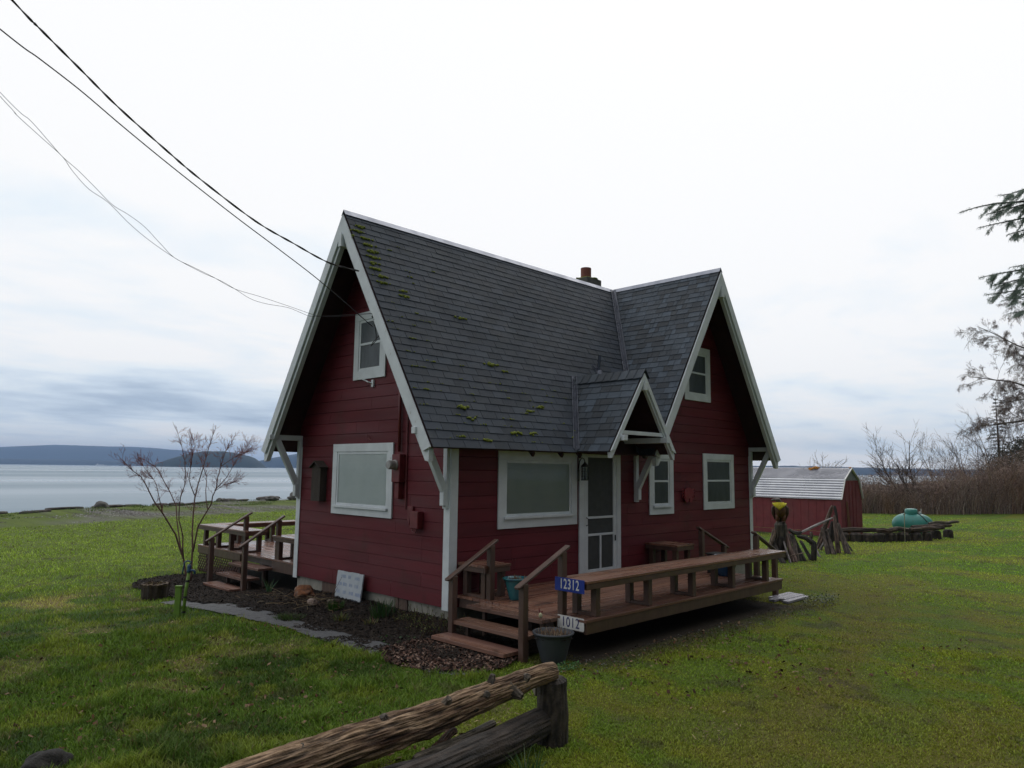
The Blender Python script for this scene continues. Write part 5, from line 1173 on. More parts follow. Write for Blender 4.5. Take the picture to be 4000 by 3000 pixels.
def bare_tree(name, base, h, label, seed, stems=4, lean=(0, 0), sp=.35, col=(.075, .062, .055), twc=(.13, .10, .09), r=.07, depth=4, grp=None, spread=.45):
    rs = random.Random(seed); g0 = gz1(base[0], base[1]); t = thing(name, (base[0], base[1], g0), label, 'tree', grp)
    tk = MB(); tw = MB()
    for k in range(stems):
        a = rs.uniform(0, 6.28); d = Vector((lean[0]+math.cos(a)*sp, lean[1]+math.sin(a)*sp, 1)).normalized()
        pts = [Vector((base[0]+rs.gauss(0, .1), base[1]+rs.gauss(0, .1), g0-.2))]; L_ = h*rs.uniform(.6, .9); n_ = 6
        for i in range(n_):
            d = (d+Vector((rs.gauss(0, .10), rs.gauss(0, .10), .06))).normalized(); pts.append(pts[-1]+d*L_/n_)
        rad = [r*(1-.82*i/n_) for i in range(n_+1)]; tk.tube(pts, rad, 7, col=col)
        for q in range(11):
            f = rs.uniform(.25, 1); i = min(int(f*n_), n_-1); p = pts[i].lerp(pts[i+1], f*n_-i); dd = (pts[i+1]-pts[i]).normalized()
            v = (dd+Vector((rs.gauss(0, .6), rs.gauss(0, .6), rs.gauss(0, .3)))).normalized()
            branch(tw, p, v, h*rs.uniform(.13, .28), rad[i]*.5, depth-1, twc, spread, .15, 3, 3, .62, rs=rs, minr=.006)
    tk.build('trunk', 'bark', t, smooth=True, fix=False); tw.build('crown', 'bark', t, fix=False); return t
bare_tree('bare_willow', (43.6, 6.1), 5.4, 'leaning bare tree with fanned branches behind the thicket above the green tank', 3, 6, lean=(-.25, .55), sp=.42, r=.075, depth=3)
bare_tree('bare_sapling', (48.5, 6.6), 4.7, 'slender bare sapling right of the leaning tree behind the thicket', 5, 5, sp=.16, r=.045, depth=3)
bare_tree('bare_sapling', (35.0, 8.9), 3.6, 'small sparse bare sapling rising behind the red shed roof', 6, 4, sp=.22, r=.03, depth=3)
bare_tree('bare_alder', (50.5, 4.9), 5.6, 'many-stemmed bare alder left of the small spruce at the right', 7, 6, lean=(-.05, .25), sp=.32, r=.05, depth=3)
bare_tree('bare_alder', (54, 4.2), 6.6, 'taller dense bare alder directly before the small spruce', 8, 5, sp=.25, r=.055, depth=3)
def conifer(name, base, h, rad, label, seed, col=(.035, .055, .032), cat='tree', levels=26, droop=.25, z0=.12, fine=1.0, grp=None, side=None):
    rs = random.Random(seed); g0 = gz1(base[0], base[1]); t = thing(name, (base[0], base[1], g0), label, cat, grp)
    mb = MB(); mb.tube([(base[0], base[1], g0-.3), (base[0], base[1], g0+h*.5), (base[0], base[1], g0+h)], [h*.018, h*.011, .012], 10, col=(.06, .045, .038)); mb.build('trunk', 'bark', t, smooth=True)
    V = []; C_ = []; br = MB()
    for l in range(levels):
        f = z0+(1-z0)*l/levels; zc = g0+h*f; R_ = rad*(1-f)**.8*(rs.uniform(.75, 1.15))+.08; nb = rs.randint(5, 8)
        for k in range(nb):
            a = rs.uniform(0, 6.28); L_ = R_*rs.uniform(.65, 1.15); d = Vector((math.cos(a), math.sin(a), .10)); side_ = Vector((-math.sin(a), math.cos(a), 0))
            P_ = [Vector((base[0], base[1], zc))+Vector((d.x*L_*q, d.y*L_*q, .12*L_*q-droop*L_*q*q)) for q in (0, .35, .7, 1.)]
            br.tube(P_, [.012*L_+.006, .008*L_+.004, .005*L_+.003, .003], 3, cap=False, col=(.05, .04, .035))
            m_ = int(60*fine*max(L_, .5))
            for j in range(m_):
                q = rs.uniform(.12, 1); i = min(int(q*3), 2); p = P_[i].lerp(P_[i+1], q*3-i); sw = L_*.28*(1-q*.75)*rs.uniform(-1, 1)
                p = p+side_*sw+Vector((rs.gauss(0, .03), rs.gauss(0, .03), -abs(sw)*.25+rs.gauss(0, .03)-.04*L_*rs.random()))
                dd = (d*rs.uniform(.1, .8)+side_*(1 if sw > 0 else -1)*rs.uniform(.1, .8)+Vector((0, 0, rs.uniform(-.5, .1)))).normalized()*rs.uniform(.07, .16)*(.6+.1*h**.5)
                ww = dd.cross(Vector((rs.gauss(0, .4), rs.gauss(0, .4), 1))).normalized()*.022*(.6+.1*h**.5); V += [tuple(p-ww), tuple(p+ww), tuple(p+dd)]; c = rs.uniform(.6, 1.4); C_ += [(col[0]*c, col[1]*c, col[2]*c)]*3
    tag(br.build('limbs', 'bark', t, fix=False), kind='stuff')
    V = np.array(V)-np.array([base[0], base[1], g0]); o = np_mesh('crown', V, np.arange(len(V)).reshape(-1, 3), np.array(C_), 'foliage', t); return t
conifer('spruce', (62, 5.6), 8.2, 1.7, 'small dark spruce standing behind the bare alders at the right', 4, col=(.028, .045, .036))
conifer('spruce', (68, 3.4), 8.6, 2.4, 'darker broad evergreen at the right edge behind the thicket', 5, col=(.022, .034, .026), fine=1.2)
conifer('spruce', (66, 1.6), 10.5, 2.6, 'tall dark evergreen half cut by the right edge beyond the thicket', 9, col=(.024, .036, .026), fine=1.2)
# ivy-dark mass of evergreen scrub under the far trees
leafv = []; leafc = []
rs = random.Random(77)
for k in range(26000):
    yy = rs.uniform(-6, 5.2); xx = rs.uniform(54, 60); top = np.interp(yy, [-6, 0, 3.0, 4.2, 5.2], [8.5, 6.8, 5.2, 4.0, 2.6]); z = gz1(xx, yy)+top*(rs.random()**.6)*(.82+.3*mnoise.noise(Vector((yy*.8, xx*.5, 0))))
    d = Vector((rs.gauss(0, 1), rs.gauss(0, 1), rs.gauss(0, 1))).normalized()*.16; w_ = d.orthogonal().normalized()*.07; p = Vector((xx, yy, z)); leafv += [tuple(p-w_), tuple(p+w_), tuple(p+d)]; c = rs.uniform(.6, 1.4); leafc += [(.040*c, .040*c, .026*c)]*3
o = np_mesh('evergreen_scrub', leafv, np.arange(len(leafv)).reshape(-1, 3), np.array(leafc), 'foliage'); tag(o, 'dark mass of evergreen scrub rising at the right edge of the thicket', 'scrub', None, 'stuff')

# cedar and big alder whose branches reach in from the right
rs = random.Random(15); g0 = gz1(27, -5.4)
t = thing('cedar', (27, -5.4, g0), 'tall cedar reaching in from the right edge with drooping grey green boughs', 'tree')
mb = MB(); mb.tube([(27, -5.4, g0-.3), (27, -5.4, 8), (27, -5.4, 17)], [.32, .22, .03], 12, col=(.07, .05, .045)); mb.build('trunk', 'bark', t, smooth=True)
bw_ = MB(); V = []; C_ = []
def spray(P_, L_, colr=(.27, .33, .285), dens=170):
    for j in range(int(dens*L_)):
        q = rs.uniform(.15, 1); n_ = len(P_)-1; i = min(int(q*n_), n_-1); p = P_[i].lerp(P_[i+1], q*n_-i); ax = (P_[i+1]-P_[i]).normalized(); sd_ = ax.cross(Vector((0, 0, 1))).normalized(); sg = rs.choice((-1, 1))
        p = p+Vector((rs.gauss(0, .02), rs.gauss(0, .02), rs.gauss(0, .02)))
        for m_ in range(3):
            dd = (ax*rs.uniform(.0, .7)+sd_*sg*rs.uniform(0, .8)+Vector((0, 0, rs.uniform(-.8, .35)))).normalized()*rs.uniform(.05, .11); ww = dd.orthogonal().normalized()*.010
            V.extend([tuple(p-ww), tuple(p+ww), tuple(p+dd)]); c = rs.uniform(.6, 1.5); C_.extend([(colr[0]*c, colr[1]*c, colr[2]*c)]*3); p = p+dd*.5
def bough(p0, p1, droop, subs=16, L2=.8):
    p0 = Vector(p0); p1 = Vector(p1); d = p1-p0; L_ = d.length; P_ = []
    for i in range(9):
        q = i/8; P_.append(p0+d*q+Vector((0, 0, droop*math.sin(q*math.pi)))+Vector((rs.gauss(0, .02), rs.gauss(0, .02), rs.gauss(0, .02))))
    bw_.tube(P_, [.012*L_*(1-.85*i/8)+.004 for i in range(9)], 5, cap=False, col=(.07, .06, .055)); spray(P_[3:], L_*.5, dens=60)
    for k in range(subs):
        q = rs.uniform(.3, .98); i = min(int(q*8), 7); p = P_[i]; ax = (P_[i+1]-P_[i]).normalized(); sd_ = ax.cross(Vector((0, 0, 1))).normalized()*rs.choice((-1, 1))
        v = (ax*rs.uniform(.4, 1)+sd_*rs.uniform(.2, .9)+Vector((0, 0, rs.uniform(-.9, -.1)))).normalized(); l = L2*rs.uniform(.4, 1.1)*(1.15-q*.6)
        Q = [p+v*l*s_+Vector((0, 0, -.12*l*s_*s_)) for s_ in (0, .33, .66, 1)]; bw_.tube(Q, [.007, .005, .004, .002], 3, cap=False, col=(.07, .06, .055)); spray(Q, l)
TR = Vector((27, -5.4, 0))
for tip, z0_, dr in (((23.3, -1.43, 12.0), 12.0, .45), ((23.9, -2.18, 11.9), 12.3, .3), ((23.7, -1.93, 11.35), 11.7, .3), ((24.2, -2.48, 12.6), 13.0, .2), ((24.4, -2.63, 11.1), 11.4, .3), ((23.9, -1.80, 9.55), 9.7, .3), ((24.3, -2.13, 9.3), 9.4, .25), ((24.0, -1.98, 8.9), 9.0, .2),
                   ((24.4, -2.38, 8.7), 8.6, .2), ((24.6, -2.63, 9.9), 10.2, .2), ((24.6, -2.48, 8.2), 8.3, .2)):
    bough((27, -5.4, z0_), tip, dr, 26, .9)
tag(bw_.build('limbs', 'bark', t, fix=False), kind='stuff')
L_ = org[t.name]; V = np.array(V)-np.array([L_.x, L_.y, L_.z]); np_mesh('crown', V, np.arange(len(V)).reshape(-1, 3), np.array(C_), 'cedar', t)
# big alder
rs = random.Random(16); g0 = gz1(32, -4.6); t = thing('large_alder', (32, -4.6, g0), 'large bare alder full of catkins whose limbs hang in from the right edge', 'tree')
tk = MB(); tk.tube([(32, -4.6, g0-.3), (31.9, -4.5, 4), (31.8, -4.6, 8), (31.9, -4.7, 13)], [.34, .27, .18, .04], 12, col=(.06, .05, .045)); tw = MB(); V = []; C_ = []
def catk(pts):
    for p in pts[1:]:
        for _ in range(2):
            q = p+Vector((rs.gauss(0, .03), rs.gauss(0, .03), rs.gauss(0, .03))); d = Vector((rs.gauss(0, .3), rs.gauss(0, .3), -1)).normalized()*rs.uniform(.04, .09); w_ = d.orthogonal().normalized()*.008
            V.extend([tuple(q-w_), tuple(q+w_), tuple(q+d)]); C_.extend([(.25, .19, .175)]*3)
def limb(P3, r0, nb=26, ln=1.0):
    P3 = [Vector(p) for p in P3]; pp = []
    for i in range(len(P3)-1):
        for u in (0, .33, .66): pp.append(P3[i].lerp(P3[i+1], u)+Vector((rs.gauss(0, .03), rs.gauss(0, .03), rs.gauss(0, .03))))
    pp.append(P3[-1]); n_ = len(pp)-1; rad = [r0*.75*(1-.85*i/n_) for i in range(n_+1)]; tk.tube(pp, rad, 6, col=(.10, .085, .08))
    for k in range(nb):
        f = rs.uniform(.18, 1); i = min(int(f*n_), n_-1); d = (pp[i+1]-pp[i]).normalized(); v = (d*.7+Vector((rs.gauss(0, .5), rs.gauss(0, .5), rs.uniform(-.7, .5)))).normalized()
        branch(tw, pp[i], v, ln*rs.uniform(.5, 1.2)*(1.1-f*.5), max(.008, rad[i]*.45), 3, (.17, .14, .13), .55, -.05, 3, 3, .62, rs=rs, minr=.0045, grav=.25, leaf=catk)
limb([(31.9, -4.6, 3.6), (30.6, -3.0, 4.6), (29.0, -1.3, 4.4), (27.3, -.55, 4.25)], .11, 34)
limb([(31.9, -4.6, 4.6), (30.6, -3.0, 5.6), (29.0, -1.6, 6.1), (27.0, -.55, 6.25)], .10, 34)
limb([(31.9, -4.6, 4.2), (30.3, -3.2, 5.0), (29.0, -2.2, 5.4), (27.8, -1.4, 5.2)], .09, 26)
limb([(31.8, -4.6, 6.0), (30.2, -3.2, 7.0), (28.6, -2.0, 7.6), (26.6, -1.05, 8.2)], .09, 30)
limb([(31.8, -4.6, 7.0), (30.0, -3.6, 8.6), (28.7, -2.8, 9.2), (27.4, -2.1, 9.4)], .08, 26)
limb([(31.8, -4.6, 5.4), (30.4, -3.4, 6.6), (29.2, -2.6, 6.9), (28.2, -2.0, 7.2)], .08, 26)
limb([(31.8, -4.6, 8.0), (30.4, -4.0, 9.8), (29.2, -3.4, 10.8)], .08, 20)
tk.build('trunk', 'bark', t, smooth=True, fix=False); tw.build('crown', 'bark', t, fix=False)
L_ = org[t.name]; V = np.array(V)-np.array([L_.x, L_.y, L_.z]); o = np_mesh('catkins', V, np.arange(len(V)).reshape(-1, 3), np.array(C_), 'bark', t); o['kind'] = 'stuff'

# ================================================================ SHED, TANK, LOG WALL
M['shed_red'] = mat('faded red shed panel', (.185, .030, .038), (.140, .023, .030), 4, .7, .1, .1, 30, c3=(.13, .030, .034), s3=1.2, a3=.62)
M['shed_metal'] = mat('ribbed galvanised sheet', (.78, .80, .84), (.60, .62, .67), 1.6, .25, .10, .05, metal=.5, attr=True)
t = thing('garden_shed', (21.5, 5.6, -.1), 'low red shed with ribbed silver gambrel roof beyond the cottage', 'shed')
sx0, sx1, sy0, sy1 = 20.5, 22.54, 2.25, 9.0; zb = -.09; ez = 1.32
mb = MB(); mb.box(sx0, sx0+.05, sy0+.051, sy1, zb+.22, ez-.01); 
for y in np.arange(sy0+.3, sy1, .3): mb.box(sx0-.008, sx0-.0005, y, y+.015, zb+.22, ez-.02, (.5, .5, .5))
mb.build('side_wall', 'shed_red', t)
mb = MB(); mb.box(sx0-.012, sx0+.049, sy0+.06, sy1, zb+.05, zb+.21); mb.build('base_board', 'shed_red', t)
mb = MB(); mb.ext([(sx0, sy0, zb+.05), (sx1, sy0, zb+.05), (sx1, sy0, ez), (sx1-.30, sy0, 2.0), (sx0+.38, sy0, 2.0), (sx0, sy0, ez)], (0, .05, 0))
for x in (20.88, 21.3, 21.62, 21.95): mb.box(x, x+.018, sy0-.012, sy0-.0005, zb+.06, 1.95, (.35, .3, .3))
mb.build('end_wall', 'shed_red', t)
mb = MB(); mb.ext([(21.05, sy0-.016, zb+.06), (21.45, sy0-.016, zb+.06), (21.1, sy0-.016, 1.2), (20.95, sy0-.016, 1.25)], (0, .003, 0)); M['ochre'] = mat('ochre stain', (.12, .060, .022), (.15, .05, .03), 5, .9); mb.build('stained_panel', 'ochre', t)
mb = MB(); mb.ext([(sx0+.38, sy0+.005, 2.01), (sx1-.30, sy0+.005, 2.01), (21.56, sy0+.005, 2.42)], (0, .04, 0)); M['grey_gable'] = mat('grey gable sheet', (.20, .21, .22), (.16, .17, .18), 6, .6); mb.build('gable_panel', 'grey_gable', t)
mb = MB(); rf = [(sx0-.05, ez-.02), (sx0+.36, 2.04), (21.56, 2.45), (sx1-.28, 2.02), (sx1+.05, ez-.02)]
for k in range(4):
    (x0, z0), (x1, z1) = rf[k], rf[k+1]; L_ = math.hypot(x1-x0, z1-z0); nx, nz = -(z1-z0)/L_, (x1-x0)/L_
    mb.ext([(x0, sy0-.03, z0), (x0, sy1, z0), (x1, sy1, z1), (x1, sy0-.03, z1)], (nx*.012, 0, nz*.012))
    nr_ = 8 if k in (0, 3) else 9
    for j in range(nr_):
        f = (j+.15)/nr_; xx = x0+(x1-x0)*f+nx*.012; zz = z0+(z1-z0)*f+nz*.012; f2 = f+.16/nr_*2; x2 = x0+(x1-x0)*f2+nx*.012; z2 = z0+(z1-z0)*f2+nz*.012
        mb.ext([(xx, sy0-.028, zz), (xx, sy1, zz), (xx+nx*.022, sy1, zz+nz*.022), (xx+nx*.022, sy0-.028, zz+nz*.022)], (x2-xx, 0, z2-zz), (.35, .35, .38))
rf_o = mb.build('roof', 'shed_metal', t, fix=False)
mb = MB()
for k in range(4):
    (x0, z0), (x1, z1) = rf[k], rf[k+1]; mb.beam((x0, sy0-.04, z0+.01), (x1, sy0-.04, z1+.01), .03, .05, up=(0, 1, 0), col=(.7, .75, .7))
mb.build('edge_trim', 'paint_white', t)
mb = MB(); mb.blob((21.50, 3.55, 2.47), (.10, .13, .06), 2, .8, 2); mb.blob((21.42, 3.68, 2.42), (.05, .10, .05), 2, .8, 2, 4); M['orange_moss'] = mat('orange lichen clump', (.55, .24, .05), (.40, .18, .04), 20, .9); mb.build('lichen_clump', 'orange_moss', t)
mb = MB(); mb.blob((21.56, 2.26, 2.48), (.05, .05, .03), 2, .4); mb.build('lichen_clump', 'orange_moss', t)
# propane tank
M['tank'] = mat('turquoise painted steel', (.060, .27, .235), (.045, .22, .195), 3, .38, .1, .1, c3=(.10, .14, .075), s3=2.2, a3=.62)
tc_ = Vector((24.3, 1.02, 0)); ax = Vector((-.32, .947, 0)); up = Vector((0, 0, 1)); g0 = gz1(24.3, 1.0)
t = thing('propane_tank', (24.3, 1.02, g0), 'turquoise propane tank with domed cap lying behind the low log wall', 'tank')
mb = MB(); R_ = .42; H2 = .72; prof = []
for k in range(9): a = math.pi/2*k/8; prof.append((-H2+.58*(1-math.cos(a)), max(.002, R_*math.sin(a))))
prof += [(0, R_)]+[(-p, r) for p, r in prof[::-1]]; c0 = tc_+Vector((0, 0, g0+.42))
n_ = 36; vs = []; e2 = ax.cross(up).normalized()
for p, r in prof:
    for k in range(n_): a = 2*math.pi*k/n_; vs.append(c0+ax*p+e2*(r*math.cos(a))+up*(r*math.sin(a)))
m_ = len(prof); mb.add(vs, [(i*n_+k, i*n_+(k+1) % n_, (i+1)*n_+(k+1) % n_, (i+1)*n_+k) for i in range(m_-1) for k in range(n_)]); mb.build('shell', 'tank', t, smooth=True)
mb = MB(); d_ = c0+up*.36+ax*.03; mb.lathe(tuple(d_), [(.21, 0), (.225, .05), (.225, .17), (.20, .215), (.12, .235), (.0, .24)], 28, cap=False); mb.build('dome', 'tank', t, smooth=True)
mb = MB(); mb.tube([c0+up*.40-ax*.30, c0+up*.52-ax*.31, c0+up*.60-ax*.31], .012, 6); mb.lathe(tuple(c0+up*.42-ax*.27), [(.05, 0), (.05, .06)], 10); mb.build('valve', 'paint_white', t)
mb = MB(); hp = []
for k in range(9): a = math.pi/2-k*.16; hp.append(c0-ax*(.12+.045*k)-e2*0+Vector((-.93, -.33, 0))*(math.cos(a)*.44*(1-.02*k))+up*(math.sin(a)*.44*(1-.012*k)))
mb.tube([c0+up*.47+ax*.25+Vector((-.2, 0, -.1))]+[c0+up*.445]+hp, .016, 6); mb.build('hose', 'dark', t)
for s_ in (-.45, .45):
    mb = MB(); mb.lathe(tuple(tc_+ax*s_+Vector((0, 0, g0-.05))), [(.05, 0), (.05, .12)], 8); mb.build('leg', 'tank', t)
# low wall: log stumps carrying rails
gw = 'short upright log stumps under the wall rails'
stp = [(19.10, 2.15, 'leftmost'), (19.39, 1.78, 'second'), (19.60, 1.45, 'third'), (19.85, 1.15, 'fourth'), (20.20, .88, 'fifth'), (20.65, .66, 'sixth'), (21.10, .40, 'seventh'), (21.55, .12, 'eighth'), (22.1, -.08, 'ninth'), (23.0, -.12, 'tenth'), (24.1, -.24, 'rightmost')]
for k, (x, y, w_) in enumerate(stp):
    g0 = gz1(x, y); r = random.uniform(.17, .215); log('log_stump', [(x, y, g0-.08), (x+.01, y, g0+.30)], [r, r*.95], '%s of the dark upright log stumps under the wall rails' % (w_+' counted from the left' if w_ not in ('leftmost', 'rightmost') else w_), 'stump', gw, seg=6, n=22, groove=.18, c1=(.022, .018, .015), c2=(.085, .065, .05), seed=50+k)
rails = [((18.9, 2.35, .29), (20.55, .80, .31), .075, 'long reddish brown rail log at the left end of the low wall'), ((20.2, .98, .30), (20.85, .50, .32), .07, 'short dark rail log in the middle of the low wall'),
 ((20.75, .72, .33), (21.75, .0, .34), .065, 'grey rail log right before the turquoise tank'), ((21.3, .22, .32), (23.2, -.35, .33), .08, 'thick dark rail log at the corner of the low wall'),
 ((21.5, .22, .42), (24.0, -.38, .40), .055, 'upper weathered rail log stacked on the corner of the low wall'), ((22.6, -.02, .50), (24.9, -.42, .50), .05, 'topmost pale rail log at the right end of the low wall'), ((20.2, .80, .22), (22.3, -.22, .24), .022, 'thin orange brown pole under the rails of the low wall')]
for k, (a, b, r, lb) in enumerate(rails):
    log('rail_log', [a, lerp(a, b, .5), b], [r, r*1.1, r*.9], lb, 'log', 'rail logs of the low wall', seg=18, n=22, groove=.35, c1=(.035, .026, .02) if k not in (5, 2) else (.08, .065, .05), c2=(.15, .10, .07) if k not in (5, 2) else (.26, .22, .18), seed=70+k, wobble=.05)
mb = MB(); mb.tube([(20.9, .28, gz1(20.9, .3)-.05), (20.9, .27, .5), (20.92, .26, .95)], .012, 5, col=(.35, .33, .22)); tag(mb.build('thin_stake', 'chips'), 'thin pale stake standing in front of the turquoise tank', 'stake')

# ================================================================ DRIFTWOOD PILES AND EAGLE
g0 = gz1(12.42, .80)
log('carved_post', [(12.42, .80, g0-.1), (12.42, .80, .4), (12.42, .79, .92)], [.165, .16, .155], 'grey upright post that the carved eagle stands on', 'post', seg=14, n=30, groove=.12, c1=(.06, .052, .042), c2=(.15, .13, .11), seed=90)
M['eagle'] = mat('carved stained wood', (1, 1, 1), (.6, .55, .5), 22, .6, 0, .5, 60, attr=True)
t = thing('carved_eagle', (12.42, .79, .92), 'carved wooden eagle wearing a yellow bandana on top of the grey post', 'statue')
E0 = Vector((12.42, .79, .92)); LT = Vector((-.42, .91, 0)); TV = Vector((-.91, -.42, 0))   # LT = towards picture left, TV = towards the viewer
def EP(l, f, z): return E0+LT*l*1.28+TV*f*1.2+Vector((0, 0, z*1.03))
skel = [(0, 0, .30, .105), (0, .01, .22, .10), (0, .0, .38, .105), (0, -.01, .46, .085), (.0, .0, .52, .062)]
mb = MB(); P_ = [EP(-.01, .0, .12), EP(-.01, .01, .20), EP(-.01, .02, .30), EP(0, .015, .40), EP(.005, .01, .47), EP(.015, .02, .52), EP(.03, .02, .565), EP(.035, .02, .595)]
rad = [.09, .125, .150, .140, .100, .072, .060, .02]
mb.tube(P_, rad, 28, colf=lambda t_, a, q: lerp((.085, .036, .010), (.13, .055, .014), .5+.5*math.sin(a*5+t_*30)) if t_ < .74 else (.085, .072, .068)); mb.build('body', 'eagle', t, smooth=True, fix=False)
for s_ in (-1, 1):
    mb = MB(); mb.tube([EP(s_*.095, -.01, .43), EP(s_*.135, -.01, .36), EP(s_*.135, -.03, .22), EP(s_*.105, -.05, .05)], [.035, .058, .050, .012], 14, col=(.060, .028, .014)); mb.build('wing', 'eagle', t, smooth=True)
    mb = MB(); mb.tube([EP(s_*.055-.01, .02, .20), EP(s_*.060-.01, .03, .10), EP(s_*.058-.01, .03, .0)], [.062, .055, .038], 14, col=(.13, .048, .014)); mb.build('leg', 'eagle', t, smooth=True)
    mb = MB(); mb.blob(EP(s_*.06-.01, .07, .012), (.04, .04, .018), 2, .2, col=(.10, .07, .04)); mb.build('foot', 'eagle', t, smooth=True)
mb = MB(); mb.blob(EP(.045, .02, .578), (.078, .088, .052), 3, .10, col=(.13, .112, .108)); mb.build('head', 'eagle', t, smooth=True)
mb = MB(); mb.tube([EP(.07, .02, .578), EP(.13, .02, .578), EP(.165, .02, .560), EP(.172, .02, .525)], [.040, .034, .024, .007], 10, col=(.12, .105, .10)); mb.build('beak', 'eagle', t, smooth=True)
mb = MB(); mb.tube([EP(.0, -.10, .0), EP(0, -.09, .12), EP(0, -.07, .22)], [.035, .06, .05], 10, col=(.05, .025, .013)); mb.build('tail', 'eagle', t, smooth=True)
M['bandana'] = mat('yellow bandana cloth', (.62, .56, .02), (.50, .44, .015), 18, .8, 0, .5, 30, c3=(.70, .68, .35), s3=38, a3=.60)
mb = MB(); n_ = 28; vs = []
for r_i, (z, rr3) in enumerate(((.515, .085), (.49, .098), (.455, .117), (.41, .130), (.36, .138), (.31, .138))):
    for k in range(n_+1):
        a = -1.75+3.5*k/n_; w_ = abs(a)/1.75; zz = z if r_i < 2 else z+(.50-z)*w_**.8; f = .006*math.sin(k*1.9+r_i)
        vs.append(EP((rr3+f+.004)*math.sin(a)*1.0+.008, (rr3*.97+f)*math.cos(a)+.012, zz))
mb.add(vs, [(i*(n_+1)+k, i*(n_+1)+k+1, (i+1)*(n_+1)+k+1, (i+1)*(n_+1)+k) for i in range(5) for k in range(n_)])
o = mb.build('bandana', 'bandana', smooth=True, fix=False); tag(o, 'yellow bandana tied round the neck of the carved eagle', 'bandana'); sm = o.modifiers.new('s', 'SOLIDIFY'); sm.thickness = .004
DW = [('driftwood', (12.30, .90, .72), (12.0, 1.02, -.1), .085, .06, 'P', 'pale barkless driftwood piece leaning at the left foot of the eagle post'),
 ('driftwood', (12.62, .76, .80), (12.15, .30, -.1), .06, .10, 'B', 'thick reddish brown split slab leaning on the eagle post'),
 ('driftwood', (12.35, .98, .40), (11.70, .40, -.1), .06, .09, 'D', 'dark leaning log at the front left of the eagle pile'),
 ('driftwood', (12.30, .66, .42), (11.95, .32, -.1), .025, .035, 'G', 'splintered silver grey stick in front of the eagle pile'),
 ('driftwood', (12.45, .70, .33), (12.12, .36, -.1), .02, .03, 'G', 'shorter silver grey splinter beside the split slab'),
 ('driftwood', (12.97, .76, .56), (12.60, .25, -.1), .08, .11, 'D', 'broad dark plank-like log leaning right of the eagle post'),
 ('driftwood', (12.75, .60, .58), (12.39, .33, -.1), .06, .08, 'K', 'dark grey log between the split slab and the broad dark one'),
 ('driftwood', (13.25, .62, .38), (12.96, .16, -.1), .05, .06, 'D', 'thin dark leaning log under the arched one'),
 ('driftwood', (12.33, .75, .55), (12.25, .72, -.1), .10, .12, 'D', 'black stub directly before the eagle post'),
 ('driftwood', (14.05, .55, .16), (13.85, .32, -.1), .03, .045, 'G', 'small silver grey piece lying by the foot of the arched log'),
 ('driftwood', (11.85, .28, .10), (12.05, -.02, .20), .018, .014, 'P', 'thin pale stick poking out at the right front of the eagle pile')]
T2 = [('driftwood', (16.05, .80, 1.27), (15.75, 1.22, -.1), .07, .10, 'B', 'long brown forked log on the left of the tall tripod pile'),
 ('driftwood', (15.55, .62, .82), (15.45, .74, -.1), .07, .10, 'D', 'dark log in the middle of the tall tripod pile'),
 ('driftwood', (15.29, .47, 1.02), (14.99, .26, -.1), .05, .095, 'B', 'reddish slab at the front centre of the tall tripod pile'),
 ('driftwood', (15.52, .45, .78), (15.12, .04, -.1), .06, .105, 'K', 'stout leaning log on the right of the tall tripod pile'),
 ('driftwood', (15.1, .66, .58), (14.8, .33, -.1), .06, .10, 'K', 'short grey brown log at the front of the tall tripod pile'),
 ('driftwood', (15.05, .74, .66), (14.7, .45, -.1), .05, .07, 'K', 'narrow brown log beside the short grey brown one'),
 ('driftwood', (15.85, .74, .62), (15.70, 1.12, -.1), .035, .05, 'G', 'silver grey crossing stick at the left foot of the tripod pile'),
 ('driftwood', (16.2, .50, .18), (16.0, .22, -.1), .03, .03, 'D', 'small dark stick at the far right foot of the tripod pile'),
 ('driftwood', (15.95, .70, 1.27), (15.8, .57, .60), .045, .06, 'D', 'dark upright prong at the top right of the tripod pile'),
 ('driftwood', (16.9, 1.86, .36), (16.9, 1.87, -.1), .06, .07, 'K', 'short upright post stub between the two driftwood piles')]
CL = {'P': ((.20, .13, .10), (.42, .33, .28)), 'B': ((.075, .045, .036), (.30, .20, .165)), 'D': ((.014, .012, .010), (.055, .043, .036)), 'G': ((.14, .13, .13), (.40, .37, .37)), 'K': ((.05, .037, .031), (.19, .145, .125))}
for k, (nm, a, b, r1, r2, c_, lb) in enumerate(DW+T2):
    b = (b[0], b[1], gz1(b[0], b[1])-.05) if b[2] < 0 else b
    log(nm, [a, lerp(a, b, .5), b], [r1*.78, (r1+r2)*.39, r2*.82], lb, 'driftwood', 'driftwood leaning in two piles', seg=18, n=26, groove=.30, c1=CL[c_][0], c2=CL[c_][1], seed=100+k, wobble=.018)
log('driftwood', [(12.6, .65, .72), (12.7, .57, .64), (12.78, .47, .62), (12.85, .40, .65)], [.04, .05, .05, .04], 'sagging grey branch running right from the eagle post', 'driftwood', 'driftwood leaning in two piles', seg=18, n=20, groove=.3, c1=(.05, .045, .04), c2=(.19, .17, .15), seed=140)
log('driftwood', [(12.85, .40, .65), (14.2, .52, .79), (15.6, .64, .92)], [.032, .035, .03], 'straight silver pole bridging the two driftwood piles', 'driftwood', 'driftwood leaning in two piles', seg=16, n=18, groove=.2, c1=(.20, .19, .19), c2=(.42, .40, .41), seed=141)
log('driftwood', [(13.0, .60, .53), (13.0, .35, .49), (13.0, .14, .36), (12.95, .12, .16), (12.9, .15, -.12)], [.04, .065, .07, .075, .085], 'thick arched black root limb between the two driftwood piles', 'driftwood', 'driftwood leaning in two piles', seg=24, n=24, groove=.25, c1=(.016, .014, .012), c2=(.06, .048, .038), seed=142)

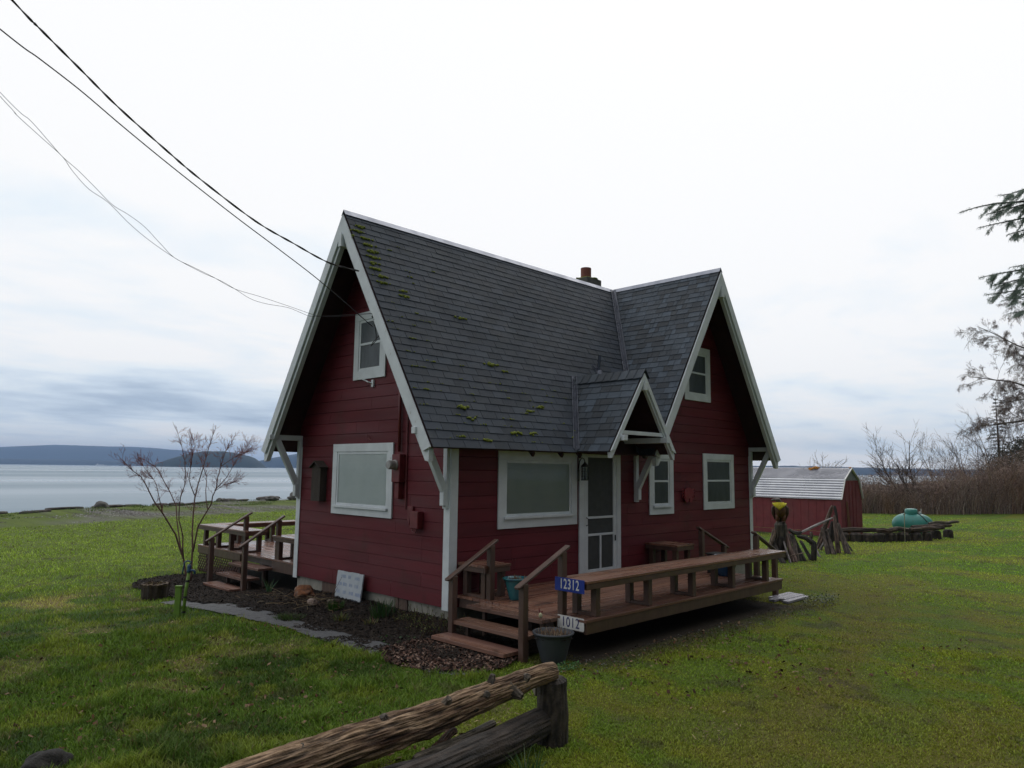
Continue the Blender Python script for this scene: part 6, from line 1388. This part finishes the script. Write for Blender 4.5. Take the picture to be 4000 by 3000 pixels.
# ================================================================ SHORE
gsh = 'drift logs along the crest of the beach'
cs_ = rng.uniform(0, 1, 100); px0 = -3.
lab_n = 0
shore = []
ORD = 'leftmost second third fourth fifth sixth seventh eighth ninth tenth eleventh twelfth thirteenth fourteenth fifteenth sixteenth seventeenth eighteenth nineteenth twentieth'.split()
px0 = .2
for k in range(16):
    x = px0; L_ = random.uniform(1.0, 2.6); px0 += L_*1.02+random.uniform(-.3, .5); shore.append((x, L_))
for k, (x, L_) in enumerate(shore):
    x2 = x+L_*.95; o_ = random.uniform(-1.2, .6); y1 = float(crest(x))+o_; y2 = float(crest(x2))+o_+random.uniform(-.3, .3); r = random.uniform(.08, .14)
    z1 = gz1(x, y1)+r*.5; z2 = gz1(x2, y2)+r*.5
    log('beach_log', [(x, y1, z1), ((x+x2)/2, (y1+y2)/2, (z1+z2)/2), (x2, y2, z2)], [r, r*1.1, r*.9], '%s weathered grey drift log along the beach crest%s' % (ORD[k], '' if k == 0 else ', counted from the left'), 'log', gsh, seg=10, n=12, groove=.25, c1=(.06, .052, .05), c2=(.20, .18, .17), seed=200+k)
M['boulder'] = mat('grey beach boulder', (.13, .125, .12), (.07, .068, .065), 5, .9, 0, .6, 20)
for (x, y, r, h, lb) in ((6.6, 39.5, .45, .32, 'pointed pale boulder on the beach crest left of the red maple'), (15.3, 43.0, .32, .24, 'small dark boulder on the beach crest behind the red maple'), (22.2, 44.6, .85, .42, 'large rounded mossy boulder on the beach crest behind the beach deck'), (19.8, 44.3, .5, .18, 'flat dark boulder left of the large mossy boulder')):
    mb = MB(); mb.blob((x, y, gz1(x, y)+.05), (r, r*.8, h), 3, .4, 1.5, x); tag(mb.build('boulder', 'boulder', smooth=True), lb, 'boulder')
mb = MB(); rs = random.Random(41)
for k in range(40):
    x = 26.2+rs.gauss(0, .5)+(1.2 if k % 2 else 0); y = float(crest(x))-1+rs.gauss(0, .3); z = gz1(x, y); h = rs.uniform(.15, .55); mb.tube([(x, y, z), (x+rs.gauss(0, .25), y, z+h)], .03, 4, col=(.42, .34, .22))
tag(mb.build('dry_driftwood_heap', 'chips', fix=False), 'pale heap of dry drift sticks on the beach crest', 'driftwood', None, 'stuff')
mb = MB()
for (x, y, r, h) in ((28.8, 45.2, 2.2, .55), (31.5, 46.5, 3.0, .8)): mb.blob((x, y, gz1(x, y)), (r, r*.5, h), 3, .4, 1.3, x)
tag(mb.build('gravel_mound', 'boulder', smooth=True), kind='structure')

# ================================================================ CABLES
M['cable'] = mat('black cable', (.018, .016, .022), (.03, .028, .035), 20, .6)
def smoothline(P_, n=10):
    P_ = [Vector(p) for p in P_]; P_ = [P_[0]*2-P_[1]]+P_+[P_[-1]*2-P_[-2]]; out = []
    for i in range(1, len(P_)-2):
        for k in range(n):
            t = k/n; a, b_, c, d = P_[i-1:i+3]; out.append(.5*((2*b_)+(c-a)*t+(2*a-5*b_+4*c-d)*t*t+(3*b_-a-3*c+d)*t**3))
    out.append(P_[-2]); return out
c1_ = [(-5.8, -0.008, 6.78), (-5.508, 0.209, 6.705), (-5.056, 0.488, 6.565), (-4.585, 0.721, 6.383), (-3.941, 0.966, 6.146), (-3.448, 1.107, 5.956), (-2.609, 1.274, 5.655), (-1.98, 1.346, 5.494), (-1.353, 1.382, 5.34), (-0.816, 1.38, 5.318)]
c2_ = [(-5.857, 0.098, 6.494), (-5.456, 0.362, 6.459), (-5.014, 0.594, 6.376), (-4.53, 0.795, 6.219), (-4.006, 0.963, 6.032), (-3.444, 1.096, 5.818), (-2.843, 1.196, 5.576), (-2.204, 1.262, 5.311), (-1.525, 1.295, 4.993), (-0.586, 1.295, 4.453)]
c3_ = [(-5.8, 0.144, 5.874), (-5.495, 0.352, 5.766), (-5.298, 0.471, 5.654), (-5.138, 0.559, 5.554), (-4.954, 0.651, 5.479), (-4.761, 0.74, 5.375), (-4.537, 0.834, 5.247), (-4.337, 0.907, 5.197), (-4.128, 0.976, 5.117), (-3.908, 1.044, 4.97), (-3.71, 1.099, 4.845), (-3.46, 1.155, 4.791), (-3.173, 1.209, 4.726), (-2.844, 1.26, 4.633), (-2.449, 1.3, 4.599), (-1.972, 1.328, 4.54), (-1.642, 1.337, 4.491), (-1.475, 1.337, 4.482), (-1.142, 1.323, 4.549), (-0.609, 1.284, 4.661)]
c4_ = [(-5.797, 0.147, 5.835), (-5.634, 0.263, 5.748), (-5.382, 0.423, 5.654), (-5.138, 0.559, 5.554), (-5.019, 0.622, 5.451), (-4.826, 0.714, 5.325), (-4.585, 0.816, 5.254), (-4.328, 0.914, 5.102), (-4.064, 1.001, 4.975), (-3.71, 1.099, 4.845), (-3.345, 1.179, 4.753), (-3.055, 1.228, 4.698), (-2.844, 1.26, 4.633), (-2.596, 1.291, 4.542), (-2.349, 1.312, 4.517), (-2.003, 1.329, 4.52), (-1.672, 1.34, 4.457), (-1.475, 1.337, 4.482), (-1.141, 1.325, 4.53), (-0.609, 1.285, 4.654)]
def cable(pts, r, lab, twist=0, ext_=True):
    if ext_:
        p = Vector(pts[0]); d = (p-Vector(pts[2])).normalized(); pts = [tuple(p+d*6+Vector((0, 0, .5))), tuple(p+d*2+Vector((0, 0, .1)))]+list(pts)
    P_ = smoothline(pts, 14); mb = MB()
    if twist:
        for s_ in range(2):
            Q = [p+Vector((0, math.cos(i*.55+s_*math.pi), math.sin(i*.55+s_*math.pi)))*twist for i, p in enumerate(P_)]; mb.tube(Q, r, 5)
    else: mb.tube(P_, r, 6)
    return tag(mb.build('overhead_cable', 'cable', smooth=True, fix=False), lab, 'cable')
cable(c1_, .0075, 'thick twisted power cable, topmost of the overhead lines', .0075)
cable(c2_, .0075, 'single straight black cable below the twisted power cable')
cable(c3_, .0028, 'upper thin wire of the loosely twisted lowest pair')
cable(c4_, .0028, 'lower thin wire of the loosely twisted lowest pair')

# ================================================================ GRASS
def blocked(x, y):
    b = in_bed(x, y) | in_path(x, y)
    b |= (x > -.05) & (x < HL+.05) & (y > -.05) & (y < HW+.05)
    b |= (x > .15) & (x < 5.45) & (y > -2.55) & (y < 0)
    b |= (x > .15) & (x < 7.4) & (y > 4.3) & (y < 9.1)
    b |= (x > -.8) & (x < .2) & (y > -2.0) & (y < -.5)
    b |= (x > 20.4) & (x < 22.6) & (y > 2.2) & (y < 9)
    b |= ((x+.28)**2+(y+2.28)**2 < .03)
    return b
def grass(n, r0, r1, name, label, hscale=1., seg=2):
    r = np.exp(rng.uniform(math.log(r0), math.log(r1), n)); az = YAW+rng.uniform(R(-44), R(46), n)
    x = CAM.x+r*np.cos(az); y = CAM.y+r*np.sin(az); k = ~blocked(x, y) & (y < 27.5+.28*x); 
    edge = (y > -3.0) & (y < -2.4) & (x > -.3) & (x < 6.2); k &= ~(edge & (rng.random(n) < .65*ss(-3.0, -2.6, y)))
    dens = fbm(x, y, 1.7, 71); k &= rng.random(n) < np.clip(1.5*dens+.25, .3, 1)
    sc = fbm(x, y, 1.3, 21); k &= ~((sc > .67) & (rng.random(n) < .5))
    x, y, r = x[k], y[k], r[k]; n = len(x); z = gz(x, y)-.004
    rt = ss(-1.5, .3, (x*.707-y*.707)-1.6); rt = np.maximum(rt, ss(-2.2, -3.6, y)*ss(-5, -3, x)); far = ss(7, 13, x)
    rt = rt*(1-.45*far)
    H = (.043*(1-rt)+.017*rt)*(.45+1.1*fbm(x, y, .9, 81))*rng.uniform(.5, 1.35, n)*hscale*(1+.0*r)
    tuft = ss(.60, .74, fbm(x, y, 2.4, 91)); H *= 1+1.0*tuft*(1-.5*rt)
    wd = (.0016+.00042*r)*rng.uniform(.7, 1.4, n)*(1+.3*rt)
    a = rng.uniform(0, 6.283, n); ln = rng.uniform(.2, 1.1, n)*H; b = a+rng.normal(0, .8, n)+1.57
    side = np.c_[np.cos(b), np.sin(b), np.zeros(n)]*wd[:, None]; bas = np.c_[x, y, z]
    mid = bas+np.c_[np.cos(a)*ln*.3, np.sin(a)*ln*.3, H*.6]; tip = bas+np.c_[np.cos(a)*ln, np.sin(a)*ln, H]
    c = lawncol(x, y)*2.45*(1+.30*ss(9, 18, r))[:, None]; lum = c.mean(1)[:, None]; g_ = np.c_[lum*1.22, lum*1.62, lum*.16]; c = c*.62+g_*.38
    c = c*rng.uniform(.65, 1.4, n)[:, None]; dry = rng.random(n) < .05; c[dry] = np.array([.20, .15, .06])*rng.uniform(.6, 1.2, dry.sum())[:, None]
    if seg == 2:
        V = np.stack([bas-side, bas+side, mid+side*.7, mid-side*.7, tip], 1).reshape(-1, 3); b0 = np.arange(n)[:, None]*5
        F = np.concatenate([b0+np.array([[0, 1, 2]]), b0+np.array([[0, 2, 3]]), b0+np.array([[3, 2, 4]])]); cc = np.repeat(c, 5, 0)
    else:
        V = np.stack([bas-side, bas+side, tip], 1).reshape(-1, 3); F = np.arange(n*3).reshape(-1, 3); cc = np.repeat(c, 3, 0)
    o = np_mesh(name, V, F, cc, 'grass'); tag(o, label, 'grass', None, 'stuff'); return o
grass(430000, 4.2, 11.5, 'grass', 'short damp grass and moss of the lawn around the cottage')
grass(330000, 11.5, 48, 'grass', 'distant grass of the lawn towards the beach and the shed', seg=1)
# beach grass tufts
mbp = [(float(x), float(crest(x))-random.uniform(.5, 5.5)) for x in rng.uniform(-2, 32, 80)]
blades('beach_grass', [(x, y, gz1(x, y)) for x, y in mbp], .13, .022, 45, .6, [(.13, .19, .05), (.17, .22, .06), (.10, .16, .04)], 'rough grass tufts between the pebbles of the beach', 'grass', lean=.7, kind='stuff', seg=2)
x = rng.uniform(-4, 34, 30000); y = rng.uniform(24, 46, 30000); e = y-(28.5+.28*x); k = (e > 0) & (y < crest(x)+.5) & (fbm(x, y, .30, 41) < .50); x = x[k]; y = y[k]; n = len(x); s_ = rng.uniform(.015, .05, n)
V = np.stack([np.c_[x-s_, y, gz(x, y)], np.c_[x+s_*.6, y-s_, gz(x, y)], np.c_[x+s_, y+s_*.7, gz(x, y)], np.c_[x, y, gz(x, y)+s_*.8]], 1).reshape(-1, 3); b0 = np.arange(n)[:, None]*4
F = np.concatenate([b0+np.array([[0, 1, 3]]), b0+np.array([[1, 2, 3]]), b0+np.array([[2, 0, 3]])]); cc = np.array([(.20, .195, .195), (.12, .12, .12), (.075, .07, .065), (.15, .125, .105), (.34, .34, .34)])[rng.integers(0, 5, n)]
tag(np_mesh('pebbles', V, F, np.repeat(cc, 4, 0), 'chips'), 'grey and white pebbles of the upper beach', 'pebbles', None, 'stuff')

# ================================================================ HAZE
hm = bpy.data.materials.new('sea haze'); hm.use_nodes = True; N = hm.node_tree.nodes; L = hm.node_tree.links
N.remove(N['Principled BSDF']); pv = N.new('ShaderNodeVolumePrincipled'); pv.inputs['Color'].default_value = (.38, .58, .95, 1)
pv.inputs['Density'].default_value = .00010; pv.inputs['Anisotropy'].default_value = .2
L.new(pv.outputs[0], N['Material Output'].inputs['Volume'])
mb = MB(); mb.box(-3000, 7000, -2500, 16000, -12, 300); M['haze'] = hm
tag(mb.build('haze', 'haze', fix=True), kind='stuff')
